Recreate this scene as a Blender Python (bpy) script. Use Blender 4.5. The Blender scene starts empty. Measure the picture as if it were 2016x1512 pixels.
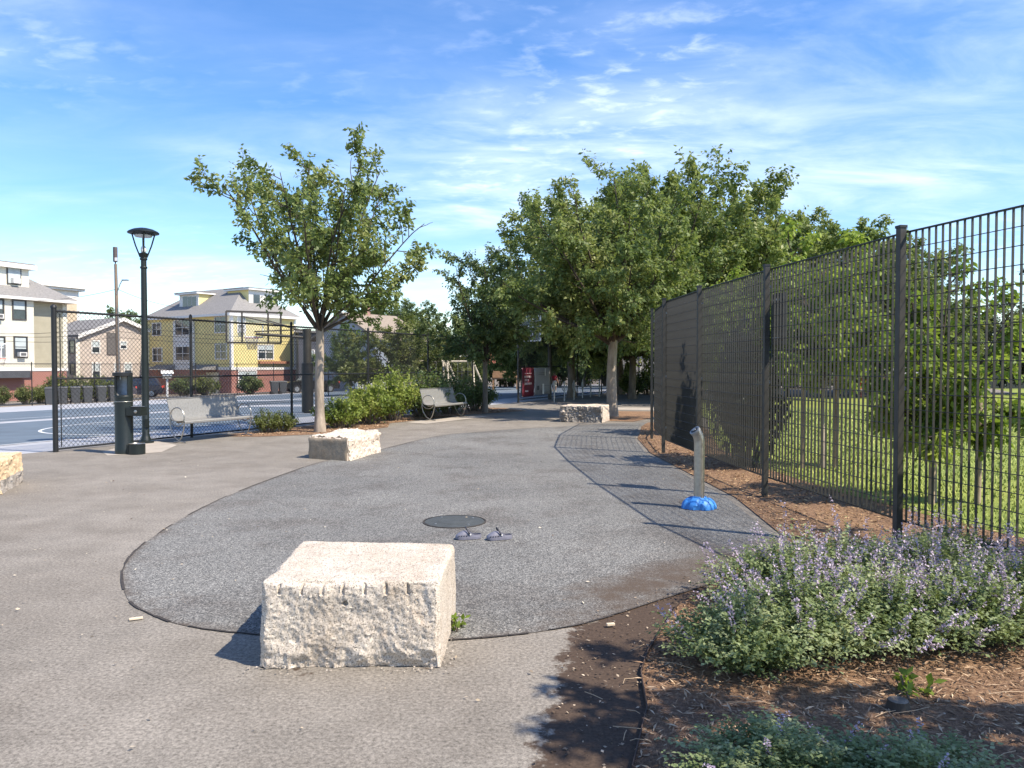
import bpy, bmesh, math, random
import numpy as np
from mathutils import Vector, Matrix, geometry

random.seed(7)
RNG = np.random.default_rng(11)
R = math.radians
scene = bpy.context.scene
COL = scene.collection

# ------------------------------------------------------------------ camera
F_PX, CAM_H = 1512.0, 1.55
TH = math.atan(38 / 1512)                      # slight downward pitch
cam_data = bpy.data.cameras.new("camera")
cam_data.sensor_width = 36.0
cam_data.lens = 27.0
cam_data.clip_start = 0.05
cam_data.clip_end = 5000
cam = bpy.data.objects.new("camera", cam_data)
COL.objects.link(cam)
cam.location = (0, 0, CAM_H)
cam.rotation_euler = (R(90) - TH, 0, 0)
scene.camera = cam
scene.render.resolution_x, scene.render.resolution_y = 1024, 768

# ------------------------------------------------------------------ sky and sun
SUN_H = Vector((0.885, -0.466, 0)).normalized()
SUN_EL = R(51)
world = bpy.data.worlds.new("World")
scene.world = world
world.use_nodes = True
nt = world.node_tree
nt.nodes.clear()
def wn(t, **kw):
    n = nt.nodes.new(t)
    for k, v in kw.items():
        setattr(n, k, v)
    return n
def wl(a, b):
    nt.links.new(a, b)
w_out = wn('ShaderNodeOutputWorld')
w_bg = wn('ShaderNodeBackground')
w_bg.inputs['Strength'].default_value = 0.115
w_sky = wn('ShaderNodeTexSky', sky_type='NISHITA')
w_sky.sun_disc = False
w_sky.sun_elevation = SUN_EL
w_sky.sun_rotation = math.atan2(SUN_H.x, SUN_H.y)
w_sky.air_density, w_sky.dust_density, w_sky.ozone_density = 1.0, 0.3, 2.0
# thin high cloud, laid out on a flat layer far overhead
w_tc = wn('ShaderNodeTexCoord')
w_sep = wn('ShaderNodeSeparateXYZ')
wl(w_tc.outputs['Generated'], w_sep.inputs[0])
def wmath(op, a, b=None):
    n = wn('ShaderNodeMath', operation=op)
    for i, x in enumerate((a, b)):
        if x is None:
            continue
        if isinstance(x, (int, float)):
            n.inputs[i].default_value = x
        else:
            wl(x, n.inputs[i])
    return n.outputs[0]
zc = wmath('ADD', wmath('MAXIMUM', w_sep.outputs['Z'], 0.0), 0.13)
cx = wmath('DIVIDE', w_sep.outputs['X'], zc)
cy = wmath('DIVIDE', w_sep.outputs['Y'], zc)
w_cmb = wn('ShaderNodeCombineXYZ')
wl(cx, w_cmb.inputs[0]); wl(cy, w_cmb.inputs[1])
def wnoise(scale, detail, rough, rot, stretch, dist=0.0, loc=(0, 0, 0)):
    m = wn('ShaderNodeMapping')
    m.inputs['Rotation'].default_value = (0, 0, R(rot))
    m.inputs['Scale'].default_value = (stretch[0], stretch[1], 1)
    m.inputs['Location'].default_value = loc
    wl(w_cmb.outputs[0], m.inputs['Vector'])
    n = wn('ShaderNodeTexNoise')
    n.inputs['Scale'].default_value = scale
    n.inputs['Detail'].default_value = detail
    n.inputs['Roughness'].default_value = rough
    n.inputs['Distortion'].default_value = dist
    wl(m.outputs[0], n.inputs['Vector'])
    return n.outputs['Fac']
def wramp(src, a, b):
    n = wn('ShaderNodeMapRange', interpolation_type='SMOOTHSTEP')
    n.inputs['From Min'].default_value = a
    n.inputs['From Max'].default_value = b
    wl(src, n.inputs['Value'])
    return n.outputs[0]
streak = wramp(wnoise(1.6, 8, 0.6, -32, (1.0, 1.9), 0.5, (3.1, 1.7, 0)), 0.22, 0.98)
puffs = wramp(wnoise(9.0, 5, 0.55, 20, (1.0, 1.5), 0.3), 0.48, 0.74)
patch = wramp(wnoise(0.55, 2, 0.5, 10, (1.0, 1.0), 0.0, (0.35, 0.6, 0)), 0.44, 0.66)
broad = wramp(wnoise(0.42, 4, 0.55, -25, (1.0, 1.5), 0.4, (1.3, 4.2, 0)), 0.42, 0.72)
cl = wmath('ADD', wmath('MULTIPLY', streak, wmath('ADD', wmath('MULTIPLY', broad, 0.85), 0.12)),
           wmath('MULTIPLY', wmath('MULTIPLY', puffs, patch), 0.34))
cl = wmath('MINIMUM', cl, 0.85)
w_mix = wn('ShaderNodeMix', data_type='RGBA')
wl(cl, w_mix.inputs['Factor'])
w_hsv = wn('ShaderNodeHueSaturation')
w_hsv.inputs['Hue'].default_value = 0.508
w_hsv.inputs['Saturation'].default_value = 1.30
w_hsv.inputs['Value'].default_value = 1.20
wl(w_sky.outputs[0], w_hsv.inputs['Color'])
wl(w_hsv.outputs[0], w_mix.inputs['A'])
w_mix.inputs['B'].default_value = (7.6, 8.2, 9.3, 1)
wl(w_mix.outputs['Result'], w_bg.inputs['Color'])
wl(w_bg.outputs[0], w_out.inputs[0])

sun_data = bpy.data.lights.new("sun", 'SUN')
sun_data.energy = 4.6
sun_data.angle = R(0.53)
sun_data.color = (1.0, 0.90, 0.76)
sun = bpy.data.objects.new("sun", sun_data)
COL.objects.link(sun)
sun_vec = Vector((SUN_H.x * math.cos(SUN_EL), SUN_H.y * math.cos(SUN_EL), math.sin(SUN_EL)))
sun.rotation_euler = (-sun_vec).to_track_quat('-Z', 'Y').to_euler()

scene.view_settings.view_transform = 'Standard'
scene.view_settings.look = 'None'
scene.view_settings.exposure = 0.83
scene.view_settings.gamma = 1.0
scene.render.engine = 'CYCLES'
scene.cycles.max_bounces = 6
scene.cycles.transparent_max_bounces = 8

# ------------------------------------------------------------------ pixel helpers (directions only; depth comes from the ground or a wall)
FD = np.array([.4284, .9036]); FN = np.array([-.9036, .4284]); FP = np.array([-8.1, 13.6])   # line of the court fence
def ray(px, py):
    u = (px - 1008) / F_PX; v = -(py - 756) / F_PX
    return np.array([u, math.cos(TH) + v * math.sin(TH), -math.sin(TH) + v * math.cos(TH)])
def hgt(x, y):
    p = (x - FP[0]) * FN[0] + (y - FP[1]) * FN[1]
    return -0.027 * max(0.0, min(p, 75.0) - .3)
def sp(s, p, dz=0.0):
    x = FP[0] + FD[0] * s + FN[0] * p; y = FP[1] + FD[1] * s + FN[1] * p
    return Vector((x, y, hgt(x, y) + dz))
def gnd(px, py):
    r = ray(px, py); lo, hi = .5, 900.0
    for _ in range(50):
        m = (lo + hi) / 2
        if CAM_H + r[2] * m > hgt(r[0] * m, r[1] * m): lo = m
        else: hi = m
    return Vector((r[0] * lo, r[1] * lo, hgt(r[0] * lo, r[1] * lo)))
def at(px, py, Y):
    r = ray(px, py); t = Y / r[1]
    return Vector((r[0] * t, Y, CAM_H + r[2] * t))
def onground(px, Y):
    x = (px - 1008) / F_PX * Y
    return Vector((x, Y, hgt(x, Y)))

# ------------------------------------------------------------------ materials
MATS = {}
def nodes(name):
    m = bpy.data.materials.new(name); m.use_nodes = True
    t = m.node_tree; b = t.nodes['Principled BSDF']
    return m, t, b
def add(t, kind, **kw):
    n = t.nodes.new(kind)
    for k, v in kw.items():
        if k in n.inputs: n.inputs[k].default_value = v
        else: setattr(n, k, v)
    return n
def ramp(t, stops):
    n = t.nodes.new('ShaderNodeValToRGB')
    e = n.color_ramp.elements
    e[0].position, e[0].color = stops[0][0], (*stops[0][1], 1)
    e[1].position, e[1].color = stops[-1][0], (*stops[-1][1], 1)
    for p, c in stops[1:-1]:
        x = e.new(p); x.color = (*c, 1)
    return n
def mixc(t, fac, a, b, blend='MIX'):
    n = t.nodes.new('ShaderNodeMix'); n.data_type = 'RGBA'; n.blend_type = blend
    for k, v in (('Factor', fac), ('A', a), ('B', b)):
        if isinstance(v, (int, float)): n.inputs[k].default_value = v
        elif isinstance(v, tuple): n.inputs[k].default_value = (*v, 1)
        else: t.links.new(v, n.inputs[k])
    return n.outputs['Result']
def coords(t, scale=(1, 1, 1)):
    tc = t.nodes.new('ShaderNodeTexCoord'); mp = t.nodes.new('ShaderNodeMapping')
    mp.inputs['Scale'].default_value = scale
    t.links.new(tc.outputs['Object'], mp.inputs['Vector'])
    return mp.outputs[0]
def noise(t, vec, scale, detail=4, rough=.55):
    n = add(t, 'ShaderNodeTexNoise', Scale=scale, Detail=detail, Roughness=rough)
    t.links.new(vec, n.inputs['Vector'])
    return n.outputs['Fac']
def bump(t, b, h, strength, dist):
    n = add(t, 'ShaderNodeBump', Strength=strength, Distance=dist)
    t.links.new(h, n.inputs['Height']); t.links.new(n.outputs[0], b.inputs['Normal'])
def M(name, col, var=.18, scale=6.0, rough=.65, metal=0.0, bmp=0.0, bscale=60.0, spec=.5, stretch=(1, 1, 1)):
    """plain painted / raw surface with mottling, wear and a fine relief"""
    if name in MATS: return MATS[name]
    m, t, b = nodes(name)
    v = coords(t, stretch)
    n1 = noise(t, v, scale, 5, .6); n2 = noise(t, v, scale * 7.3, 3, .6)
    lo = tuple(max(0, c * (1 - var)) for c in col); hi = tuple(min(1, c * (1 + var)) for c in col)
    r1 = ramp(t, [(.3, lo), (.7, hi)]); t.links.new(n1, r1.inputs[0])
    r2 = ramp(t, [(.3, (1 - var * .7,) * 3), (.7, (1.0,) * 3)]); t.links.new(n2, r2.inputs[0])
    c = mixc(t, 1.0, r1.outputs[0], r2.outputs[0], 'MULTIPLY')
    t.links.new(c, b.inputs['Base Color'])
    b.inputs['Roughness'].default_value = rough; b.inputs['Metallic'].default_value = metal
    b.inputs['Specular IOR Level'].default_value = spec
    if bmp: bump(t, b, noise(t, v, bscale, 4, .6), bmp, .01)
    MATS[name] = m
    return m
def siding(name, col, pitch=.13, rough=.6):
    m, t, b = nodes(name)
    v = coords(t)
    sx = t.nodes.new('ShaderNodeSeparateXYZ'); t.links.new(v, sx.inputs[0])
    fr = add(t, 'ShaderNodeMath', operation='MULTIPLY'); fr.inputs[1].default_value = 1 / pitch
    t.links.new(sx.outputs['Z'], fr.inputs[0])
    f2 = add(t, 'ShaderNodeMath', operation='FRACT'); t.links.new(fr.outputs[0], f2.inputs[0])
    n1 = noise(t, v, 1.2, 4)
    r1 = ramp(t, [(.3, tuple(c * .9 for c in col)), (.7, tuple(min(1, c * 1.06) for c in col))]); t.links.new(n1, r1.inputs[0])
    t.links.new(r1.outputs[0], b.inputs['Base Color'])
    b.inputs['Roughness'].default_value = rough
    bump(t, b, f2.outputs[0], .9, .03)
    MATS[name] = m
    return m
def brick(name, a, bcol, mortar):
    m, t, b = nodes(name)
    tc = t.nodes.new('ShaderNodeTexCoord'); sx = t.nodes.new('ShaderNodeSeparateXYZ'); t.links.new(tc.outputs['Object'], sx.inputs[0])
    ad = add(t, 'ShaderNodeMath', operation='ADD'); t.links.new(sx.outputs['X'], ad.inputs[0]); t.links.new(sx.outputs['Y'], ad.inputs[1])
    cb = t.nodes.new('ShaderNodeCombineXYZ'); t.links.new(ad.outputs[0], cb.inputs[0]); t.links.new(sx.outputs['Z'], cb.inputs[1])
    br = add(t, 'ShaderNodeTexBrick', Scale=1.0); br.inputs['Brick Width'].default_value = .22; br.inputs['Row Height'].default_value = .075
    br.inputs['Mortar Size'].default_value = .008
    br.inputs['Color1'].default_value = (*a, 1); br.inputs['Color2'].default_value = (*bcol, 1); br.inputs['Mortar'].default_value = (*mortar, 1)
    t.links.new(cb.outputs[0], br.inputs['Vector']); t.links.new(br.outputs['Color'], b.inputs['Base Color'])
    b.inputs['Roughness'].default_value = .85
    MATS[name] = m
    return m
def leafmat(name, dark, mid, light, transl=.32, rough=.5):
    if name in MATS: return MATS[name]
    m, t, b = nodes(name)
    at_ = add(t, 'ShaderNodeAttribute', attribute_name='tint')
    r = ramp(t, [(0, dark), (.5, mid), (1, light)]); t.links.new(at_.outputs['Fac'], r.inputs[0])
    t.links.new(r.outputs[0], b.inputs['Base Color'])
    b.inputs['Roughness'].default_value = rough; b.inputs['Specular IOR Level'].default_value = .35
    tr = t.nodes.new('ShaderNodeBsdfTranslucent')
    c2 = mixc(t, .35 if 'flower' not in name else 0.0, r.outputs[0], (.28, .36, .03)); t.links.new(c2, tr.inputs['Color'])
    mx = t.nodes.new('ShaderNodeMixShader'); mx.inputs[0].default_value = transl
    t.links.new(b.outputs[0], mx.inputs[1]); t.links.new(tr.outputs[0], mx.inputs[2])
    t.links.new(mx.outputs[0], t.nodes['Material Output'].inputs['Surface'])
    MATS[name] = m
    return m

# pavements --------------------------------------------------------
def asphalt_mat(name, base, warm, speck, dirtcol, grain=52.0):
    m, t, b = nodes(name)
    v = coords(t)
    big = noise(t, v, .35, 5, .6); mid = noise(t, v, 2.6, 5, .65); fine = noise(t, v, grain, 4, .85)
    r1 = ramp(t, [(.3, base), (.7, warm)]); t.links.new(big, r1.inputs[0])
    r2 = ramp(t, [(.25, (.8,) * 3), (.75, (1.12,) * 3)]); t.links.new(mid, r2.inputs[0])
    c = mixc(t, 1.0, r1.outputs[0], r2.outputs[0], 'MULTIPLY')
    r3 = ramp(t, [(.28, (1 - speck,) * 3), (.5, (1.0,) * 3), (.72, (1 + speck,) * 3)]); t.links.new(fine, r3.inputs[0])
    c = mixc(t, 1.0, c, r3.outputs[0], 'MULTIPLY')
    # old water stains and gum spots
    vo = add(t, 'ShaderNodeTexVoronoi', Scale=1.9); t.links.new(v, vo.inputs['Vector'])
    r4 = ramp(t, [(.012, (.62,) * 3), (.035, (1.0,) * 3)]); t.links.new(vo.outputs['Distance'], r4.inputs[0])
    c = mixc(t, .7, c, r4.outputs[0], 'MULTIPLY')
    st = noise(t, v, .8, 7, .72)
    r5 = ramp(t, [(.36, (.76, .74, .72)), (.56, (1, 1, 1))]); t.links.new(st, r5.inputs[0])
    c = mixc(t, .75, c, r5.outputs[0], 'MULTIPLY')
    d = add(t, 'ShaderNodeAttribute', attribute_name='dirt')
    ad = add(t, 'ShaderNodeMath', operation='ADD'); t.links.new(d.outputs['Fac'], ad.inputs[0])
    nz = noise(t, v, 7.0, 6, .7)
    s1 = add(t, 'ShaderNodeMath', operation='MULTIPLY_ADD'); s1.inputs[1].default_value = .9; s1.inputs[2].default_value = -.45
    t.links.new(nz, s1.inputs[0]); t.links.new(s1.outputs[0], ad.inputs[1])
    rd = ramp(t, [(.46, (0,) * 3), (.54, (1,) * 3)]); t.links.new(ad.outputs[0], rd.inputs[0])
    dn = noise(t, v, 60, 4, .7); rdc = ramp(t, [(.3, tuple(x * .6 for x in dirtcol)), (.7, tuple(x * 1.35 for x in dirtcol))]); t.links.new(dn, rdc.inputs[0])
    c = mixc(t, rd.outputs[0], c, rdc.outputs[0])
    t.links.new(c, b.inputs['Base Color'])
    b.inputs['Roughness'].default_value = .92; b.inputs['Specular IOR Level'].default_value = .25
    bump(t, b, fine, .35, .004)
    MATS[name] = m
    return m
SOIL = (.070, .048, .034)
asphalt = asphalt_mat('old_asphalt', (.203, .183, .155), (.246, .222, .190), .75, SOIL)
def rubber_mat():
    m, t, b = nodes('rubber_granules')
    v = coords(t)
    vo = add(t, 'ShaderNodeTexVoronoi', Scale=120.0); t.links.new(v, vo.inputs['Vector'])
    bw = t.nodes.new('ShaderNodeRGBToBW'); t.links.new(vo.outputs['Color'], bw.inputs[0])
    r1 = ramp(t, [(.2, (.072, .072, .069)), (.45, (.140, .139, .133)), (.62, (.182, .180, .170)), (.82, (.30, .293, .272))]); t.links.new(bw.outputs[0], r1.inputs[0])
    big = noise(t, v, .45, 4, .6)
    r2 = ramp(t, [(.3, (.80, .80, .80)), (.7, (1.18, 1.17, 1.15))]); t.links.new(big, r2.inputs[0])
    c = mixc(t, 1.0, r1.outputs[0], r2.outputs[0], 'MULTIPLY')
    st = noise(t, v, 1.1, 7, .7); r5 = ramp(t, [(.36, (.70, .66, .64)), (.52, (1, 1, 1))]); t.links.new(st, r5.inputs[0])
    c = mixc(t, .8, c, r5.outputs[0], 'MULTIPLY')
    d = add(t, 'ShaderNodeAttribute', attribute_name='dirt')
    ad = add(t, 'ShaderNodeMath', operation='ADD'); t.links.new(d.outputs['Fac'], ad.inputs[0])
    nz = noise(t, v, 5.0, 7, .75)
    s1 = add(t, 'ShaderNodeMath', operation='MULTIPLY_ADD'); s1.inputs[1].default_value = 1.0; s1.inputs[2].default_value = -.5
    t.links.new(nz, s1.inputs[0]); t.links.new(s1.outputs[0], ad.inputs[1])
    rd = ramp(t, [(.3, (0,) * 3), (.75, (.92,) * 3)]); t.links.new(ad.outputs[0], rd.inputs[0])
    c = mixc(t, rd.outputs[0], c, (.085, .062, .045))
    t.links.new(c, b.inputs['Base Color'])
    b.inputs['Roughness'].default_value = .9; b.inputs['Specular IOR Level'].default_value = .25
    bump(t, b, vo.outputs['Distance'], .5, .004)
    MATS['rubber_granules'] = m
    return m
rubber = rubber_mat()
def mulch_mat():
    m, t, b = nodes('wood_mulch')
    v = coords(t)
    a = noise(t, v, 55, 6, .75); c2 = noise(t, v, 2.2, 4)
    r1 = ramp(t, [(.3, (.06, .034, .02)), (.5, (.22, .13, .075)), (.72, (.46, .32, .195))]); t.links.new(a, r1.inputs[0])
    r2 = ramp(t, [(.3, (.75, .7, .68)), (.7, (1.15, 1.1, 1.0))]); t.links.new(c2, r2.inputs[0])
    c = mixc(t, 1.0, r1.outputs[0], r2.outputs[0], 'MULTIPLY')
    t.links.new(c, b.inputs['Base Color']); b.inputs['Roughness'].default_value = .95
    bump(t, b, a, .9, .02)
    MATS['wood_mulch'] = m
    return m
mulch = mulch_mat()
def grass_ground():
    m, t, b = nodes('lawn_turf')
    v = coords(t)
    a = noise(t, v, 30, 6, .7); c2 = noise(t, v, .5, 5)
    r1 = ramp(t, [(.3, (.12, .165, .025)), (.7, (.27, .32, .065))]); t.links.new(a, r1.inputs[0])
    r2 = ramp(t, [(.3, (.8, .85, .7)), (.7, (1.3, 1.2, .95))]); t.links.new(c2, r2.inputs[0])
    c = mixc(t, 1.0, r1.outputs[0], r2.outputs[0], 'MULTIPLY')
    t.links.new(c, b.inputs['Base Color']); b.inputs['Roughness'].default_value = .9
    bump(t, b, a, .7, .03)
    MATS['lawn_turf'] = m
    return m
turf = grass_ground()
def granite(name, light, mid, dark, rust=True):
    m, t, b = nodes(name)
    v = coords(t)
    vo = add(t, 'ShaderNodeTexVoronoi', Scale=210.0); t.links.new(v, vo.inputs['Vector'])
    bw = t.nodes.new('ShaderNodeRGBToBW'); t.links.new(vo.outputs['Color'], bw.inputs[0])
    r1 = ramp(t, [(.14, dark), (.30, mid), (.6, light), (.9, tuple(min(1, x * 1.12) for x in light))]); t.links.new(bw.outputs[0], r1.inputs[0])
    n1 = noise(t, v, 4.0, 6, .7); r2 = ramp(t, [(.32, (.80, .74, .68)), (.6, (1.04, 1.02, 1.0))]); t.links.new(n1, r2.inputs[0])
    c = mixc(t, 1.0, r1.outputs[0], r2.outputs[0], 'MULTIPLY')
    if rust:
        n2 = noise(t, v, 2.3, 5, .7); r3 = ramp(t, [(.60, (0,) * 3), (.74, (.45,) * 3)]); t.links.new(n2, r3.inputs[0])
        c = mixc(t, r3.outputs[0], c, (.42, .24, .12))
    t.links.new(c, b.inputs['Base Color']); b.inputs['Roughness'].default_value = .85
    b.inputs['Specular IOR Level'].default_value = .3
    bump(t, b, noise(t, v, 90, 5, .7), .5, .006)
    MATS[name] = m
    return m

black_steel = M('black_powder_coat', (.012, .0125, .013), .3, 9, .5)
grey_steel = M('weathered_grey_bars', (.050, .049, .044), .25, 8, .55, .25)
dark_green = M('dark_green_enamel', (.009, .014, .0125), .25, 7, .42)
steel = M('brushed_steel', (.42, .40, .36), .15, 20, .38, .85)
galv = M('galvanised_steel', (.36, .37, .37), .2, 12, .5, .7)
perf = M('perforated_bench_metal', (.27, .265, .25), .16, 30, .5, .35, .25, 160)
white_paint = M('white_paint', (.74, .73, .70), .06, 3, .6)
line_paint = M('court_line_paint', (.66, .67, .68), .12, 9, .7)
dark_glass = M('window_glass', (.035, .045, .055), .5, 1.2, .08, 0, 0, 60, .8)
pale_blind = M('window_blind', (.45, .50, .50), .12, 3, .5)
concrete = M('concrete', (.38, .335, .28), .14, 3, .9, 0, .4, 40)
bark = M('grey_bark', (.20, .165, .13), .35, 7, .9, 0, .8, 30, .2, (1, 1, .25))
bark_dark = M('dark_limb_bark', (.085, .068, .052), .35, 9, .9, 0, .6, 30, .2, (1, 1, .3))
bark_pale = M('pale_bark', (.36, .30, .235), .35, 8, .9, 0, .9, 26, .2, (1, 1, .22))

# ------------------------------------------------------------------ mesh building
def setp(o, label=None, cat=None, group=None, kind=None):
    if label: o['label'] = label
    if cat: o['category'] = cat
    if group: o['group'] = group
    if kind: o['kind'] = kind
    return o
def link(o):
    COL.objects.link(o)
    return o
def thing(name, label, cat, loc=(0, 0, 0), group=None):
    o = link(bpy.data.objects.new(name, None)); o.location = loc; o.empty_display_size = .2
    return setp(o, label, cat, group)
def rootof(o):
    while o.parent: o = o.parent
    return o
def finish(name, me, mat, parent, world, smooth):
    if mat is not None:
        for x in (mat if isinstance(mat, (list, tuple)) else [mat]): me.materials.append(x)
    if smooth is True:
        me.shade_smooth()
    elif smooth:
        me.shade_smooth(); me.set_sharp_from_angle(angle=R(smooth))
    o = link(bpy.data.objects.new(name, me))
    if parent is not None:
        if world:
            me.transform(Matrix.Translation(-rootof(parent).location))
        o.parent = parent
    return o
class MB:
    def __init__(s):
        s.v, s.f, s.mi = [], [], []
        s.cur = 0
    def _add(s, vs, fs):
        k = len(s.v); s.v += [tuple(x) for x in vs]
        for f in fs:
            s.f.append(tuple(i + k for i in f)); s.mi.append(s.cur)
        return s
    def box(s, c, size, rz=0.0, mtx=None):
        a, b, h = size[0] / 2, size[1] / 2, size[2] / 2
        co, si = math.cos(rz), math.sin(rz); vs = []
        for z in (-h, h):
            for x, y in ((-a, -b), (a, -b), (a, b), (-a, b)):
                p = Vector((x * co - y * si + c[0], x * si + y * co + c[1], z + c[2]))
                vs.append(mtx @ p if mtx else p)
        return s._add(vs, [(3, 2, 1, 0), (4, 5, 6, 7), (0, 1, 5, 4), (1, 2, 6, 5), (2, 3, 7, 6), (3, 0, 4, 7)])
    def hexa(s, b4, t4):
        return s._add(list(b4) + list(t4), [(3, 2, 1, 0), (4, 5, 6, 7), (0, 1, 5, 4), (1, 2, 6, 5), (2, 3, 7, 6), (3, 0, 4, 7)])
    def prism(s, a, b):
        n = len(a)
        return s._add(list(a) + list(b), [tuple(range(n))[::-1], tuple(range(n, 2 * n))] + [(i, (i + 1) % n, n + (i + 1) % n, n + i) for i in range(n)])
    def poly(s, pts):
        return s._add(pts, [tuple(range(len(pts)))])
    def tube(s, path, rad, n=8, closed=False, cap=True, squash=None):
        P = [Vector(p) for p in path]; m = len(P)
        rr = rad if hasattr(rad, '__len__') else [rad] * m
        vs = []; up = Vector((0, 0, 1)); prev = None
        for i in range(m):
            if closed: d = P[(i + 1) % m] - P[i - 1]
            else: d = P[min(i + 1, m - 1)] - P[max(i - 1, 0)]
            if d.length < 1e-9: d = Vector((0, 0, 1))
            d.normalize()
            if prev is None:
                a = d.cross(up) if abs(d.z) < .9 else d.cross(Vector((1, 0, 0)))
            else:
                a = prev - d * prev.dot(d)
                if a.length < 1e-6: a = d.cross(up) if abs(d.z) < .9 else d.cross(Vector((1, 0, 0)))
            a.normalize(); prev = a; b = d.cross(a)
            for k in range(n):
                t = 2 * math.pi * k / n
                vs.append(P[i] + (a * math.cos(t) + b * math.sin(t)) * rr[i])
        fs = []
        for i in range(m if closed else m - 1):
            for k in range(n):
                j = (i + 1) % m
                fs.append((i * n + k, i * n + (k + 1) % n, j * n + (k + 1) % n, j * n + k))
        if cap and not closed:
            fs.append(tuple(range(n))[::-1]); fs.append(tuple((m - 1) * n + k for k in range(n)))
        return s._add(vs, fs)
    def lathe(s, prof, n=24, c=(0, 0, 0), a0=0.0, a1=2 * math.pi, capends=True):
        full = abs(a1 - a0 - 2 * math.pi) < 1e-6; cols = n if full else n + 1
        vs = []
        for r, z in prof:
            for k in range(cols):
                t = a0 + (a1 - a0) * k / n
                vs.append((c[0] + r * math.cos(t), c[1] + r * math.sin(t), c[2] + z))
        fs = []
        for i in range(len(prof) - 1):
            for k in range(n):
                k2 = (k + 1) % cols
                fs.append((i * cols + k, i * cols + k2, (i + 1) * cols + k2, (i + 1) * cols + k))
        if full and capends:
            fs.append(tuple(range(cols))[::-1]); fs.append(tuple((len(prof) - 1) * cols + k for k in range(cols)))
        return s._add(vs, fs)
    def strip(s, pts, w, z=None):
        """flat ribbon of width w along ground points"""
        P = [Vector(p) for p in pts]; L, Rr = [], []
        for i in range(len(P)):
            d = P[min(i + 1, len(P) - 1)] - P[max(i - 1, 0)]; d.z = 0; d.normalize()
            q = Vector((-d.y, d.x, 0)) * (w / 2)
            L.append(P[i] + q); Rr.append(P[i] - q)
        n = len(P)
        return s._add(L + Rr, [(i, n + i, n + i + 1, i + 1) for i in range(n - 1)])
    def build(s, name, mat=None, parent=None, world=True, smooth=False, bevel=0.0):
        me = bpy.data.meshes.new(name)
        me.from_pydata(s.v, [], s.f)
        if bevel:
            bm = bmesh.new(); bm.from_mesh(me)
            bmesh.ops.bevel(bm, geom=[e for e in bm.edges if e.is_manifold and e.calc_face_angle(0) > .6], offset=bevel, segments=2, affect='EDGES', profile=.6)
            bm.to_mesh(me); bm.free()
        elif any(s.mi):
            me.polygons.foreach_set('material_index', s.mi)
        me.update()
        return finish(name, me, mat, parent, world, smooth)
def mesh_np(name, V, Fc, attrs=None):
    V = np.ascontiguousarray(V, dtype=np.float32); Fc = np.ascontiguousarray(Fc, dtype=np.int32)
    me = bpy.data.meshes.new(name); k = Fc.shape[1]
    me.vertices.add(len(V)); me.vertices.foreach_set('co', V.ravel())
    me.loops.add(Fc.size); me.loops.foreach_set('vertex_index', Fc.ravel())
    me.polygons.add(len(Fc)); me.polygons.foreach_set('loop_start', np.arange(0, Fc.size, k, dtype=np.int32))
    me.update(calc_edges=True)
    for nm, arr in (attrs or {}).items():
        a = me.attributes.new(nm, 'FLOAT', 'POINT'); a.data.foreach_set('value', np.ascontiguousarray(arr, dtype=np.float32))
    me.validate()
    return me
def unit(a):
    return a / np.maximum(np.linalg.norm(a, axis=-1, keepdims=True), 1e-9)
def cards(pos, axis, nrm, length, wr=.45, fold=.12):
    """N pointed leaves (one bent quad each)"""
    axis = unit(axis); side = unit(np.cross(axis, nrm)); up = np.cross(side, axis)
    L = np.asarray(length)[:, None]
    a = pos; c = pos + axis * L - up * L * .12
    mid = pos + axis * L * .45 + up * L * fold
    b = mid + side * L * wr * .5 - up * L * fold; d = mid - side * L * wr * .5 - up * L * fold
    V = np.stack([a, b, c, d], 1).reshape(-1, 3)
    Fc = np.arange(len(V)).reshape(-1, 4)
    return V, Fc
def copy_tree(o, parent=None):
    c = link(o.copy()); c.parent = parent
    for ch in o.children: copy_tree(ch, c)
    return c

# ================================================================== THE SETTING
def flatmesh(name, pts, mat, dz, kind='structure', parent=None):
    b = MB(); b.poly([(p[0], p[1], hgt(p[0], p[1]) + dz) for p in pts])
    return setp(b.build(name, mat, parent), kind=kind)
def sps(lst): return [sp(s, p) for s, p in lst]

earth = M('dry_earth', (.17, .135, .10), .3, 2.2, .95, 0, .6, 30)
gb = MB()
B = 900
def q4(s0, s1, p0, p1, dz): return [sp(s0, p0, dz), sp(s1, p0, dz), sp(s1, p1, dz), sp(s0, p1, dz)]
gb.poly(q4(-B, B, -B, .3, -.05)); gb.poly(q4(-B, B, .3, 75, -.05)); gb.poly(q4(-B, B, 75, B, -.05))
setp(gb.build('ground', earth), kind='structure')

# plaza paving, a fine grid so that trodden soil can be stored on it
def inpoly(pts, X, Y):
    c = np.zeros(X.shape, bool); n = len(pts)
    for i in range(n):
        x1, y1 = pts[i][:2]; x2, y2 = pts[i - 1][:2]
        cond = ((y1 > Y) != (y2 > Y)) & (X < (x2 - x1) * (Y - y1) / (y2 - y1 + 1e-12) + x1)
        c ^= cond
    return c
def dist_poly(pts, X, Y):
    d = np.full(X.shape, 1e9); n = len(pts)
    for i in range(n):
        a = np.array(pts[i][:2]); b = np.array(pts[i - 1][:2]); ab = b - a; L = ab @ ab + 1e-12
        t = np.clip(((X - a[0]) * ab[0] + (Y - a[1]) * ab[1]) / L, 0, 1)
        d = np.minimum(d, np.hypot(X - a[0] - ab[0] * t, Y - a[1] - ab[1] * t))
    return d
soil_px = [(1050, 1530), (1082, 1400), (1104, 1310), (1126, 1242), (1185, 1204), (1250, 1180), (1330, 1150), (1420, 1110), (1520, 1070), (2200, 1100), (2600, 1500), (2200, 1530)]
soil_poly = [gnd(*p) for p in soil_px] + [Vector((1.5, 1.0, 0)), Vector((.05, 1.5, 0))]
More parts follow.
